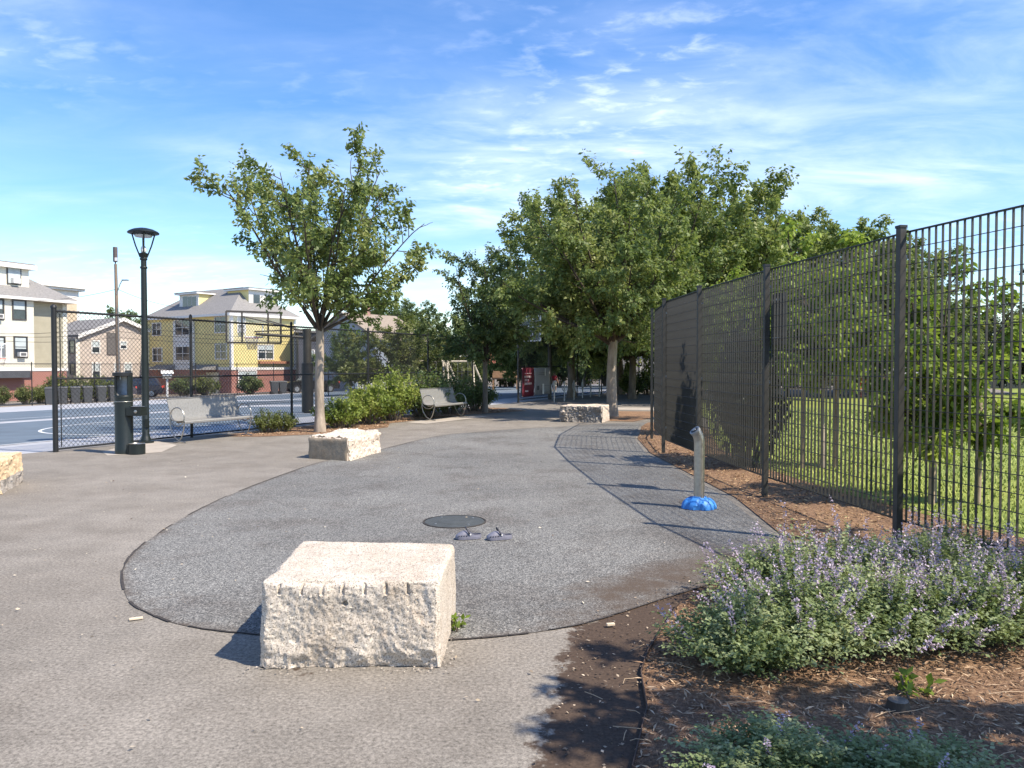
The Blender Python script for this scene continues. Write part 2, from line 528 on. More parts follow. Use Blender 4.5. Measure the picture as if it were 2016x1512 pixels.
def soil_amount(X, Y, soft):
    i = inpoly(soil_poly, X, Y); d = dist_poly(soil_poly, X, Y)
    return np.clip(.5 + np.where(i, d, -d) / soft, 0, 1)
sg = np.arange(-30, 62, .2); pg = np.concatenate([np.arange(-20, 0, .2), [.25]])
SS, PP = np.meshgrid(sg, pg, indexing='ij')
X = FP[0] + FD[0] * SS + FN[0] * PP; Y = FP[1] + FD[1] * SS + FN[1] * PP
ni, nj = SS.shape
idx = np.arange(ni * nj).reshape(ni, nj)
Fc = np.stack([idx[:-1, :-1], idx[1:, :-1], idx[1:, 1:], idx[:-1, 1:]], -1).reshape(-1, 4)[:, ::-1]
blk = [(-1.285, 3.87), (-.365, 3.87), (-.345, 4.72), (-1.33, 4.80)]
blockdirt = np.clip(.62 - dist_poly(blk, X, Y) * 2.6, 0, .42)
me = mesh_np('plaza_pavement', np.stack([X, Y, np.zeros_like(X)], -1).reshape(-1, 3), Fc, {'dirt': np.maximum(soil_amount(X, Y, .5), blockdirt).ravel()})
setp(finish('plaza_pavement', me, asphalt, None, True, False), kind='structure')

# rubber safety surface
def smoothline(P, n=6):
    out = []
    for i in range(len(P) - 1):
        p0, p1, p2, p3 = P[max(i - 1, 0)], P[i], P[i + 1], P[min(i + 2, len(P) - 1)]
        for k in range(n):
            t = k / n
            out.append(.5 * ((2 * p1) + (p2 - p0) * t + (2 * p0 - 5 * p1 + 4 * p2 - p3) * t * t + (3 * p1 - p0 - 3 * p2 + p3) * t ** 3))
    return out + [P[-1]]
left_px = [(1290, 832), (1200, 834), (1110, 840), (1050, 843), (960, 849), (860, 859), (760, 883), (640, 908), (560, 934), (470, 968), (430, 985), (370, 1015), (310, 1052), (270, 1082), (247, 1110),
           (240, 1140), (255, 1185), (305, 1214), (370, 1234), (470, 1247), (600, 1256), (780, 1263), (890, 1261), (1000, 1252), (1080, 1242), (1160, 1226), (1260, 1195), (1400, 1150)]
edge = smoothline([gnd(*p) for p in left_px], 6)
rb = [Vector((e.x, e.y, 0)) for e in edge] + [Vector((1.9, 5.7, 0)), Vector((2.35, 6.6, 0)), Vector((2.5, 8.9, 0)), Vector((2.42, 11.3, 0)), Vector((2.35, 13.4, 0)), Vector((2.55, 16, 0)), Vector((3.2, 19.2, 0))]
bpts = [(v.x, v.y) for v in rb]
gx, gy = np.meshgrid(np.arange(-4, 4, .16), np.arange(3.5, 21.5, .16)); gx, gy = gx.ravel(), gy.ravel()
keep = inpoly(bpts, gx, gy) & (dist_poly(bpts, gx, gy) > .07)
allp = [Vector(p) for p in bpts] + [Vector((a, b)) for a, b in zip(gx[keep], gy[keep])]
nb = len(bpts)
dv, de, df, *_ = geometry.delaunay_2d_cdt(allp, [(i, (i + 1) % nb) for i in range(nb)], [], 1, 1e-5)
dv = np.array([(v.x, v.y, .004) for v in dv])
ed = dist_poly([(v.x, v.y) for v in edge], dv[:, 0], dv[:, 1])
leftd = np.clip(1 - np.hypot(dv[:, 0] + 2.2, dv[:, 1] - 5.0) / 1.3, 0, 1) * .34
dirt = np.maximum(soil_amount(dv[:, 0], dv[:, 1], 1.7) * 1.05, np.maximum(np.clip(.5 - ed * 3.2, 0, .5), leftd))
fa_, fb_ = gnd(1195, 1172), gnd(1440, 1098)
film = np.clip(1 - dist_poly([(fa_.x, fa_.y), (fb_.x, fb_.y)], dv[:, 0], dv[:, 1]) / .62, 0, 1) * .78
dirt = np.maximum(dirt, film)
me = mesh_np('rubber_play_surface', dv, np.array(df), {'dirt': dirt})
setp(finish('rubber_play_surface', me, rubber, None, True, False), kind='structure')
seam = MB()
for i in range(0, len(edge) - 3, 3):
    if random.random() < .9: seam.strip([(e.x + random.uniform(-.004, .004), e.y + random.uniform(-.004, .004), .0075) for e in edge[i:i + 4]], random.uniform(.009, .022))
setp(seam.build('rubber_edge_joint', M('joint_dirt', (.05, .042, .037), .5, 14, .95)), kind='structure')

# planting beds ---------------------------------------------------
bed_px = [(1245, 1520), (1274, 1400), (1262, 1330), (1275, 1290), (1335, 1195), (1400, 1155), (1470, 1112), (1545, 1075)]
bedpts = [Vector((1.0, 1.2, 0)), Vector((.62, 2.6, 0))] + [gnd(*p) for p in bed_px] + [Vector((2.42, 6.6, 0)), Vector((2.6, 8.9, 0)), Vector((2.5, 11.3, 0)), Vector((2.42, 13.4, 0)), Vector((2.62, 16, 0)), Vector((3.25, 19.2, 0)),
          Vector((3.6, 20.4, 0)), Vector((5.0, 21.5, 0)), Vector((4.5, 17, 0)), Vector((3.9, 14, 0)), Vector((3.85, 11.4, 0)), Vector((4.05, 9.2, 0)), Vector((4.5, 7.2, 0)), Vector((5.2, 5, 0)), Vector((7, 1, 0))]
flatmesh('mulch_bed', bedpts, mulch, .010)
flatmesh('mulch_bed', [sp(s, p) for s, p in [(3.4, -.2), (3.7, -1.15), (5.0, -2.15), (7.0, -2.25), (8.1, -1.55), (12.0, -1.75), (14.6, -2.6), (15.8, -1.2), (15.8, -.1)]], mulch, .006)
flatmesh('mulch_bed', [Vector((1.9, 21.4, 0)), Vector((3.3, 20.8, 0)), Vector((5.6, 25.2, 0)), Vector((3.0, 25.6, 0))], mulch, .008)
lawn_pts = [(4.4, 7.2), (3.95, 9.2), (3.75, 11.4), (3.8, 14), (4.4, 17), (5.6, 22), (6.5, 32), (9, 62), (120, 62), (120, -10), (7, -10), (7, 1), (5.1, 5)]
flatmesh('lawn', [Vector((a, b, 0)) for a, b in lawn_pts], turf, .014)
flatmesh('path', [Vector((5.2, 27.4, 0)), Vector((2.4, 28.3, 0)), Vector((2.6, 26.4, 0)), Vector((7.6, 25.0, 0))], concrete, .011)
ed_ = MB(); ep = [bedpts[1]] + [gnd(*p) for p in bed_px[:5]]
for a, c in zip(ep[:-1], ep[1:]):
    d = (c - a).normalized(); ed_.box(((a.x + c.x) / 2, (a.y + c.y) / 2, .012), ((c - a).length, .004, .032), math.atan2(d.y, d.x))
setp(ed_.build('bed_edging', M('rusty_edging', (.075, .048, .035), .3, 12, .8)), kind='structure')
# concrete pads under the bench, the lamp and the fountain
flatmesh('concrete_pad', sps([(.0, -1.35), (.75, -1.75), (1.75, -1.0), (2.1, -.05), (1.5, .0), (.35, -.75)]), concrete, .005)
flatmesh('concrete_pad', sps([(8.3, -2.55), (11.6, -2.75), (11.6, -1.9), (8.5, -1.75)]), concrete, .009)
# the ball courts
court_grey = M('court_border_acrylic', (.37, .375, .39), .12, 1.4, .8)
court_blue = M('court_blue_acrylic', (.108, .140, .172), .16, 1.1, .8)
def court(name, s0, s1, p0, p1, mat, dz):
    b = MB(); b.poly([sp(s0, p0, dz), sp(s1, p0, dz), sp(s1, p1, dz), sp(s0, p1, dz)])
    return setp(b.build(name, mat), kind='structure')
court('court_border', -32, 58, .31, 31.6, court_grey, -.012)
court('ball_court', -30, 17.2, 2.75, 12.1, court_blue, -.006)
court('ball_court', -30, 24, 13.4, 22.6, court_blue, -.006)
court('ball_court', 19.2, 52, 2.75, 17, court_blue, -.006)
court('ball_court', 26.0, 52, 18.4, 29, court_blue, -.006)
ln = MB()
def cl_(pts, w=.06): ln.strip([sp(s, p, -.001) for s, p in pts], w)
cl_([(-30, 2.75), (17.2, 2.75)], .07); cl_([(-30, 12.1), (17.2, 12.1)], .07); cl_([(17.2, 2.75), (17.2, 12.1)], .07)
cl_([(-30, 14.9), (24, 14.9)]); cl_([(-30, 22.6), (24, 22.6)], .08); cl_([(19.2, 2.75), (52, 2.75)], .07); cl_([(19.2, 10), (52, 10)], .07)
cl_([(7.5 + 4.35 * math.cos(a), 4.0 + 4.35 * math.sin(a)) for a in np.linspace(-.75, math.pi + .62, 60)], .08)
cl_([(6.2, 2.75), (6.2, 8.2), (8.8, 8.2), (8.8, 2.75)])
setp(ln.build('court_markings', line_paint), kind='structure')
court('verge', -40, 60, 31.9, 34.6, M('dry_verge', (.30, .24, .17), .3, 3, .95), -.02)
court('street', -60, 80, 34.6, 40.2, M('street_asphalt', (.085, .085, .087), .2, 2, .9), -.03)
court('sidewalk', -60, 80, 40.3, 42.0, concrete, -.018)

# ================================================================== GRANITE BLOCKS
def fbm(P, seed, scale, octs=4, gain=.55):
    """cheap value noise on points"""
    r = np.random.default_rng(seed); tab = r.random(4096).astype(np.float32)
    out = np.zeros(len(P)); amp = 1.0; tot = 0
    for o in range(octs):
        Q = P * scale * (2 ** o) + 17.3 * o + 100; I = np.floor(Q).astype(int); fr = Q - I; fr = fr * fr * (3 - 2 * fr)
        acc = 0
        for dx in (0, 1):
            for dy in (0, 1):
                for dz in (0, 1):
                    h = tab[((I[:, 0] + dx) * 73 + (I[:, 1] + dy) * 1571 + (I[:, 2] + dz) * 911) % 4096]
                    w = (fr[:, 0] if dx else 1 - fr[:, 0]) * (fr[:, 1] if dy else 1 - fr[:, 1]) * (fr[:, 2] if dz else 1 - fr[:, 2])
                    acc = acc + h * w
        out += amp * (acc - .5); tot += amp; amp *= gain
    return out / tot
def rock(name, corners, height, mat, label, seed, res=.012, rough=.022, face_rough=None, drill=None, toplean=(0, 0), chip=.03, fmat=None):
    """corners: four ground points counter-clockwise; faces 0..3 follow the edges, face 4 is the top"""
    C = [Vector((c[0], c[1], 0)) for c in corners]; ctr = sum(C, Vector()) / 4
    C = [c - ctr for c in C]
    fr = face_rough or [1, 1, 1, 1, .6]
    Vs, Fs = [], []
    def grid(p00, p10, p01, p11, k):
        n = max(3, int(max((p10 - p00).length, (p11 - p01).length) / res)); m = max(3, int((p01 - p00).length / res))
        a = np.linspace(0, 1, n + 1); b = np.linspace(0, 1, m + 1); A, Bq = np.meshgrid(a, b, indexing='ij')
        P = sum(np.outer(w.ravel(), np.array(p)) for w, p in (((1 - A) * (1 - Bq), p00), (A * (1 - Bq), p10), ((1 - A) * Bq, p01), (A * Bq, p11)))
        off = sum(len(v) for v in Vs)
        nrm = np.array((p10 - p00).cross(p01 - p00).normalized())
        N = np.tile(nrm, (len(P), 1))
        big = fbm(P, seed, 5.0, 4); fine = fbm(P, seed + 5, 30.0 if res > .01 else 52.0, 4, .85)
        dsp = (big * 1.5 + fine * (1.05 if res > .01 else .62)) * rough * fr[k] * 2.0
        if drill and k == 0:
            u = (P - np.array(p00)) @ np.array((p10 - p00).normalized()); z = P[:, 2]
            for q in drill:
                dsp += np.where((np.abs(u - q) < .009) & (z > height * .84), -.016 * np.sqrt(np.clip(1 - ((u - q) / .009) ** 2, 0, 1)), 0)
            dsp += np.where((np.hypot(u - drill[3] - .01, z - height * .74) < .012), -.03, 0)
            dsp += .030 * np.clip((.26 - z) / .26, 0, 1) * (np.abs(fbm(P, seed + 9, 6.0, 4)) * -3.4 + .25) - .015 * np.clip(1 - z / .08, 0, 1)
        # rounded, chipped arrises
        q = np.minimum.reduce([A.ravel() * (p10 - p00).length, (1 - A.ravel()) * (p10 - p00).length, Bq.ravel() * (p01 - p00).length if k == 4 else np.full(A.size, 9.), (1 - Bq.ravel()) * (p01 - p00).length])
        cw = chip * (1 + 1.6 * fbm(P, seed + 3, 9.0, 3))
        inner = -np.array(((P - np.array([0, 0, height * .5]))))
        inner = unit(inner)
        e = np.clip(1 - q / np.maximum(cw, .004), 0, 1) ** 2
        P2 = P + N * (dsp * np.clip(q / .02, 0, 1))[:, None] + inner * (e * cw * .55)[:, None]
        P2[:, 2] = np.maximum(P2[:, 2], 0.0 if k != 4 else .02)
        Vs.append(P2)
        ii = np.arange((n + 1) * (m + 1)).reshape(n + 1, m + 1) + off
        Fs.append(np.stack([ii[:-1, :-1], ii[1:, :-1], ii[1:, 1:], ii[:-1, 1:]], -1).reshape(-1, 4))
    up = Vector((toplean[0], toplean[1], height))
    T = [c * .985 + up for c in C]
    for k in range(4):
        grid(C[k], C[(k + 1) % 4], T[k], T[(k + 1) % 4], k)
    grid(T[0], T[1], T[3], T[2], 4)
    me = mesh_np(name, np.concatenate(Vs), np.concatenate(Fs))
    bm = bmesh.new(); bm.from_mesh(me); bmesh.ops.remove_doubles(bm, verts=bm.verts, dist=.0035); bm.to_mesh(me); bm.free()
    o = finish(name, me, mat, None, True, 38)
    if fmat: fmat(me, C, height)
    o.location = (ctr.x, ctr.y, .003)
    return setp(o, label, 'granite block', 'granite seating blocks')
gran_a = granite('warm_granite', (.58, .525, .45), (.44, .39, .325), (.17, .15, .125))
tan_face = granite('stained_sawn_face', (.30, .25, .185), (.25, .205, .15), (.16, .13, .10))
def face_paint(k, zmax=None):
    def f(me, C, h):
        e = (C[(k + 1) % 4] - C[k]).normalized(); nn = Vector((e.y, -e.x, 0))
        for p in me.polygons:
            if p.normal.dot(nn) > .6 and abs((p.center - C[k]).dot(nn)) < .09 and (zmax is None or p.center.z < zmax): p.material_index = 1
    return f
gran_b = granite('pale_granite', (.68, .60, .51), (.52, .45, .37), (.22, .19, .16))
gran_c = granite('grey_granite', (.40, .37, .33), (.26, .24, .22), (.09, .085, .08), False)
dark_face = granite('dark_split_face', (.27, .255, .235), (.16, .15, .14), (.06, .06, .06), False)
gran_d = granite('yellow_granite', (.70, .55, .36), (.55, .42, .27), (.25, .18, .12))
rock('granite_block', [(-1.285, 3.87), (-.365, 3.87), (-.345, 4.72), (-1.33, 4.80)], .445, gran_a, 'big rough granite block with drill grooves, nearest the viewer', 3,
     .0065, .0135, [1.25, .35, 1, 1, .5], [.10, .215, .32, .425, .535, .645, .755], chip=.035)
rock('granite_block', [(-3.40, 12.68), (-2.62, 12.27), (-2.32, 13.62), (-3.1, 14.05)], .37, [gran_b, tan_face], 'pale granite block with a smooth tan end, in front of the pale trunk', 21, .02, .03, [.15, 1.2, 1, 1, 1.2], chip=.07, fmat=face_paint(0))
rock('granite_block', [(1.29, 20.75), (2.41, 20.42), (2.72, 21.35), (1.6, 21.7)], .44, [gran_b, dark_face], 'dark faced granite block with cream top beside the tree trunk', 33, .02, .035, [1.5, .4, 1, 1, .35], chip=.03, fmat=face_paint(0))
rock('granite_block', [(-6.9, 8.95), (-6.08, 9.1), (-6.46, 10.12), (-7.3, 10.0)], .40, [gran_d, gran_c], 'yellowish granite block cut off by the left edge', 41, .018, .03, chip=.03, fmat=face_paint(1, .17))

# ================================================================== STEEL BAR FENCE (right)
fV = [Vector((3.89, 4.05, 0)), Vector((3.3, 6.45, 0)), Vector((3.0, 8.93, 0)), Vector((2.8, 11.3, 0)), Vector((2.7, 13.4, 0)), Vector((2.95, 15.9, 0)), Vector((3.7, 19.2, 0)), Vector((5.4, 22.0, 0))]
BARS = thing('steel_bar_fence', 'tall grey steel bar fence bending past the spray post', 'fence', fV[1])
FH, FB = 2.65, .24
bm_ = MB(); bm_.box((0, 0, 0), (.005, .020, FH - FB))
bar_proto = bm_.build('bar', grey_steel); bar_me = bar_proto.data; bpy.data.objects.remove(bar_proto)
def child_inst(name, me, parent, loc, rz):
    o = link(bpy.data.objects.new(name, me)); o.parent = parent
    o.location = Vector(loc) - parent.location; o.rotation_euler = (0, 0, rz)
    return o
for a, b in zip(fV[:-1], fV[1:]):
    d = b - a; L = d.length; d.normalize(); ang = math.atan2(d.y, d.x)
    nbars = int(L / .07)
    for k in range(nbars):
        p = a + d * (L * (k + .5) / nbars)
        child_inst('bar', bar_me, BARS, (p.x, p.y, (FH + FB) / 2), ang)
    w = MB(); w.tube([(-L / 2, 0, 0), (L / 2, 0, 0)], .0035, 4)
    wo = w.build('wire', grey_steel); wme = wo.data; bpy.data.objects.remove(wo)
    off = Vector((-d.y, d.x, 0)) * .0135; mid = (a + b) / 2 + off
    nw = 18
    for k in range(1, nw):
        child_inst('wire', wme, BARS, (mid.x, mid.y, FB + (FH - FB) * k / nw), ang)
    for nm, z in (('top_rail', FH), ('bottom_rail', FB)):
        r = MB(); r.box((0, 0, 0), (L, .026, .012)); ro = r.build(nm, black_steel); rme = ro.data; bpy.data.objects.remove(ro)
        child_inst(nm, rme, BARS, ((a.x + b.x) / 2, (a.y + b.y) / 2, z + (.007 if z == FH else -.007)), ang)
for i, v in enumerate(fV):
    d = (fV[min(i + 1, len(fV) - 1)] - fV[max(i - 1, 0)]).normalized(); q = Vector((-d.y, d.x, 0)) * .052
    c = v + q; ang = math.atan2(d.y, d.x)
    p = MB(); p.box((c.x, c.y, 1.345), (.058, .058, 2.69), ang); po = p.build('post', grey_steel, BARS, bevel=.004)
    k = MB(); k.box((c.x, c.y, 2.70), (.068, .068, .022), ang); k.build('cap', black_steel, po)
    for z in (.45, 1.35, 2.45):
        t = MB(); t.box((v.x + q.x * .45, v.y + q.y * .45, z), (.05, .04, .03), ang); t.build('clamp', galv, po)
sg_ = thing('field_sign', 'dark blank sign hung high on a fence post', 'sign', (3.09, 8.9, 1.75))
b = MB(); b.box((3.10, 8.93, 2.08), (.30, .012, .60), math.atan2(2.48, -.3)); b.build('panel', black_steel, sg_)
b = MB()
for z in (1.86, 2.30): b.box((3.07, 8.925, z), (.05, .10, .02), 0)
b.build('bracket', galv, sg_)

# ================================================================== CHAIN LINK FENCES
link_mat = M('black_vinyl_wire', (.016, .016, .017), .2, 9, .6)
def chain_mesh(parent, s0, s1, z0, z1, p=0.0, rad=.0038, pitch=.088):
    """diamond mesh woven between two posts"""
    L = s1 - s0; H = z1 - z0; V = []; Fq = []
    a0, b0 = sp(s0, p), sp(s1, p); du = (b0 - a0) / L; du.z = 0
    segs = []
    n = int((L + H) / pitch) + 1
    for k in range(n):
        c = k * pitch - H
        u0 = max(0, c); u1 = min(L, c + H)
        if u1 <= u0: continue
        segs.append((u0, u0 - c, u1, u1 - c)); segs.append((u0, H - (u0 - c), u1, H - (u1 - c)))
    S = np.array(segs)
    org = np.array(a0); D = np.array(du); org[2] += z0
    nn = np.array([-du.y, du.x, 0])
    A = org + S[:, :1] * D + S[:, 1:2] * np.array([0, 0, 1.]); Bq = org + S[:, 2:3] * D + S[:, 3:4] * np.array([0, 0, 1.])
    dirv = unit(Bq - A); sd = unit(np.cross(dirv, nn))
    ring = [sd * rad, -sd * rad * .5 + nn * rad * .87, -sd * rad * .5 - nn * rad * .87]
    V = np.stack([A + r for r in ring] + [Bq + r for r in ring], 1).reshape(-1, 3)
    k = np.arange(len(S))[:, None, None] * 6
    Fq = (k + np.array([[0, 1, 4, 3], [1, 2, 5, 4], [2, 0, 3, 5]])[None]).reshape(-1, 4)
    me = mesh_np('wire_mesh', V, Fq)
    o = finish('wire_mesh', me, link_mat, parent, True, False)
    o['kind'] = 'stuff'
    return o
def chain_fence(name, label, svals, p, H, heavy=0, prad=.03, rails=(.05, 1.30), mesh=True, pitch=.088, rad=.0038):
    t = thing(name, label, 'fence', sp(svals[0], p))
    for i, s in enumerate(svals):
        r = .045 if i in (heavy,) else prad
        c = sp(s, p); b = MB(); b.tube([c + Vector((0, 0, -.05)), c + Vector((0, 0, H + .05))], r, 10); po = b.build('post', black_steel, t, smooth=40)
        b = MB(); b.lathe([(r * 1.15, 0), (r * 1.15, .03), (r * .6, .06), (.004, .07)], 10, (c.x, c.y, c.z + H + .05)); b.build('cap', black_steel, po, smooth=40)
    for a, c in zip(svals[:-1], svals[1:]):
        for z, r in [(H, .021)] + [(z, .018) for z in rails]:
            b = MB(); b.tube([sp(a, p, z), sp(c, p, z)], r, 8); b.build('rail', black_steel, t, smooth=40)
        if mesh: chain_mesh(t, a + .04, c - .04, .04, H + .03, p, rad, pitch)
    return t
cf = chain_fence('chain_link_fence', 'black chain link fence behind the lamp post and drinking fountain', [0, 3.0, 6.1, 9.3, 12.55, 15.6], 0.0, 2.50)
b = MB(); b.tube([sp(.11, 0, .08), sp(.11, 0, 2.46)], .009, 6); b.build('tension_bar', black_steel, cf)
cb_ = chain_fence('chain_link_fence', 'black chain link fence carrying the red and grey banners', [19.5, 22.9, 26.3, 30, 33.5, 37, 41], 0.0, 2.92, 0, .033, (.12, 1.48), True, .11, .004)
chain_fence('chain_link_fence', 'long low chain link fence along the far side of the courts', list(np.arange(-8.2, 52, 4.02)), 31.8, 2.45, 99, .03, (.06,), True, .16, .004)
chain_fence('chain_link_fence', 'distant chain link fence in front of the swings', list(np.arange(33.0, 42.0, 2.9)), 20.5, 2.5, 99, .03, (1.25,), False)

# ================================================================== LAMP POST
lp = sp(1.78, -.10)
lamp = thing('street_lamp', 'dark green lamp post with a flat disc top by the fountain', 'street lamp', lp)
b = MB(); b.lathe([(.15, .004), (.15, .045), (.10, .06), (.085, .12), (.068, .16), (.064, 1.2), (.058, 2.6), (.052, 3.62)], 20, lp); b.build('pole', dark_green, lamp, smooth=35)
b = MB(); b.box((lp.x + .05, lp.y - .05, .4), (.07, .05, .16)); b.build('access_cover', dark_green, lamp)
b = MB(); b.lathe([(.062, 3.44), (.068, 3.45), (.068, 3.47), (.062, 3.48)], 18, lp); b.build('collar', dark_green, lamp, smooth=30)
b = MB(); b.lathe([(.052, 3.60), (.070, 3.615), (.070, 3.64), (.055, 3.66), (.075, 3.74), (.03, 3.76)], 18, lp); b.build('lantern_socket', dark_green, lamp, smooth=30)
b = MB(); b.lathe([(.035, 3.75), (.05, 3.78), (.052, 3.84), (.03, 3.88), (.004, 3.885)], 16, lp); b.build('bulb_cover', M('frosted_lens', (.75, .75, .73), .05, 4, .3), lamp, smooth=True)
for k in range(4):
    a = R(28 + 90 * k)
    b = MB(); p0 = lp + Vector((.06 * math.cos(a), .06 * math.sin(a), 3.66)); p1 = lp + Vector((.205 * math.cos(a), .205 * math.sin(a), 4.12))
    b.tube([p0, p0.lerp(p1, .5) + Vector((.01 * math.cos(a), .01 * math.sin(a), 0)), p1], .014, 6); b.build('lantern_arm', dark_green, lamp, smooth=40)
b = MB(); b.lathe([(.02, 4.10), (.17, 4.095), (.20, 4.11), (.285, 4.125), (.292, 4.14), (.27, 4.165), (.19, 4.205), (.09, 4.23), (.004, 4.237)], 40, lp); b.build('canopy', dark_green, lamp, smooth=30)
b = MB(); b.lathe([(.15, 4.06), (.165, 4.085), (.16, 4.094), (.01, 4.094)], 28, lp); b.build('lens', M('lamp_lens', (.55, .57, .58), .05, 4, .25), lamp, smooth=30)

# ================================================================== DRINKING FOUNTAIN
fo = Vector((-6.76, 13.36, .006))
ft = thing('drinking_fountain', 'dark green drinking fountain with bottle filler and dog bowl', 'drinking fountain', fo)
b = MB(); b.lathe([(.150, 0), (.150, .10), (.146, .11), (.146, .965), (.150, .97), (.150, 1.0), (.143, 1.01)], 28, fo); b.build('pedestal', dark_green, ft, smooth=30)
b = MB()
af, at1 = R(-60), R(165)
for rr in (.145,):
    prof = [(rr, 1.0), (rr, 1.36)]
    b.lathe(prof, 20, fo, R(-35), R(200), False); b.lathe([(.115, 1.36), (.115, 1.0)], 20, fo, R(-35), R(200), False)
for a in (R(-35), R(200)):
    ca, sa = math.cos(a), math.sin(a)
    b.poly([fo + Vector((.115 * ca, .115 * sa, 1.0)), fo + Vector((.145 * ca, .145 * sa, 1.0)), fo + Vector((.145 * ca, .145 * sa, 1.36)), fo + Vector((.115 * ca, .115 * sa, 1.36))])
b.build('bottle_filler_shell', dark_green, ft, smooth=30)
b = MB(); b.lathe([(.10, 1.01), (.112, 1.02), (.112, 1.35)], 20, fo, R(-25), R(190), False); b.build('alcove_liner', galv, ft, smooth=True)
b = MB(); b.lathe([(.150, 1.345), (.162, 1.35), (.162, 1.405), (.15, 1.41), (.01, 1.412)], 28, (fo.x - .012, fo.y - .008, fo.z)); b.build('top_cap', black_steel, ft, smooth=30)
b = MB(); b.tube([fo + Vector((-.02, -.05, 1.345)), fo + Vector((-.02, -.06, 1.29))], .012, 10); b.build('spout', steel, ft, smooth=40)
b = MB(); b.box(fo + Vector((.245, -.05, .735)), (.27, .20, .15), R(-8)); a_ = b.build('basin_arm', dark_green, ft, bevel=.008)
b = MB(); b.lathe([(.10, .812), (.115, .82), (.10, .822), (.06, .80), (.01, .79)], 20, fo + Vector((.27, -.06, 0))); b.build('basin', steel, a_, smooth=30)
b = MB(); b.lathe([(.001, 0), (.028, 0), (.028, .01), (.012, .016)], 14); bm2 = b.build('push_button', steel, a_, world=False, smooth=30); bm2.location = Vector((.285, -.162, .735)); bm2.rotation_euler = (R(90), 0, R(-8))
b = MB(); b.tube([fo + Vector((.33, -.05, .81)), fo + Vector((.33, -.05, .85)), fo + Vector((.30, -.055, .86))], .009, 8); b.build('bubbler', steel, a_, smooth=40)
b = MB(); b.lathe([(.135, 0), (.135, .165), (.12, .17), (.10, .14), (.01, .13)], 22, fo + Vector((.255, -.07, 0))); d_ = b.build('dog_bowl', dark_green, ft, smooth=30)
b = MB(); b.box(fo + Vector((.13, -.035, .08)), (.14, .17, .15), R(-10)); b.build('bowl_arm', dark_green, d_)
b = MB(); b.lathe([(.128, .172), (.132, .178), (.12, .180), (.10, .15), (.02, .14)], 22, fo + Vector((.255, -.07, 0))); b.build('bowl_rim', steel, d_, smooth=30)
b = MB(); b.lathe([(.149, .90), (.152, .905), (.149, .91)], 28, fo, capends=False); b.build('seam_ring', steel, ft, smooth=True)
b = MB(); b.box(fo + Vector((-.145, -.05, .87)), (.02, .03, .035)); b.build('lock', steel, ft)

# ================================================================== BENCHES
def make_bench(label):
    t = thing('park_bench', label, 'bench', (0, 0, 0), 'perforated metal benches')
    W = 1.83
    prof = [(-.275, .865), (-.255, .80), (-.215, .66), (-.19, .54), (-.165, .475), (-.12, .440), (-.03, .425), (.08, .428), (.17, .442), (.205, .438), (.222, .415), (.218, .395)]
    n = 15
    def sheet(off, flip):
        vs, fs = [], []
        for i in range(n):
            for y, z in prof: vs.append((-W / 2 + W * i / (n - 1), y + off[0], z + off[1]))
        m = len(prof)
        for i in range(n - 1):
            for j in range(m - 1):
                f = (i * m + j, (i + 1) * m + j, (i + 1) * m + j + 1, i * m + j + 1)
                fs.append(f if flip else f[::-1])
        return vs, fs
    k = prof.index((-.165, .475)) + 1
    full = prof
    for nm, sl in (('backrest', full[:k]), ('seat', full[k - 1:])):
        prof = sl
        b = MB(); v, f = sheet((0, 0), False); b._add(v, f); v, f = sheet((-.006, -.008), True); b._add(v, f)
        b.build(nm, perf, t, False, 40)
    prof = full
    for y, z in ((-.275, .865), (.219, .39)):
        b = MB(); b.tube([(-W / 2, y, z), (W / 2, y, z)], .013, 8); b.build('edge_tube', steel, t, False, 40)
    for sx in (-1, 1):
        x = sx * (W / 2 - .02)
        ring = []
        for k_ in range(28):
            a = 2 * math.pi * k_ / 28
            ring.append((x, -.015 + .195 * math.cos(a), .50 + (.195 if math.sin(a) > 0 else .17) * math.sin(a)))
        b = MB(); b.tube(ring, .013, 8, closed=True); b.build('arm_ring', steel, t, False, 40)
        for g in (-1, 1):
            b = MB(); b.tube([(x, -.015 + g * .195, .50), (x, -.015 + g * .20, .38), (x, -.012 + g * .165, .24), (x, .01 + g * .085, .10), (x, .04 - g * .02, .025), (x, .06 - g * .16, .012)], .012, 8)
            b.build('leg', steel, t, False, 40)
    b = MB(); b.tube([(-W / 2 + .02, -.03, .40), (W / 2 - .02, -.03, .40)], .016, 8); b.build('stretcher', steel, t, False, 40)
    return t
bench = make_bench('sunlit metal bench between the fountain and the pale trunk')
b2 = copy_tree(bench); b2['label'] = 'shaded metal bench under the shrubs, half way to the banners'
ang_f = math.atan2(FD[1], FD[0])
def place_bench(o, mid, ang):
    o.location = mid; o.rotation_euler = (0, 0, ang)
m1 = (gnd(345, 871) + gnd(488, 858)) / 2; m1.z = .004
place_bench(bench, m1, ang_f + math.pi)
m2 = (gnd(836, 829) + gnd(914, 821)) / 2; m2.z = .011
place_bench(b2, m2, ang_f + math.pi)

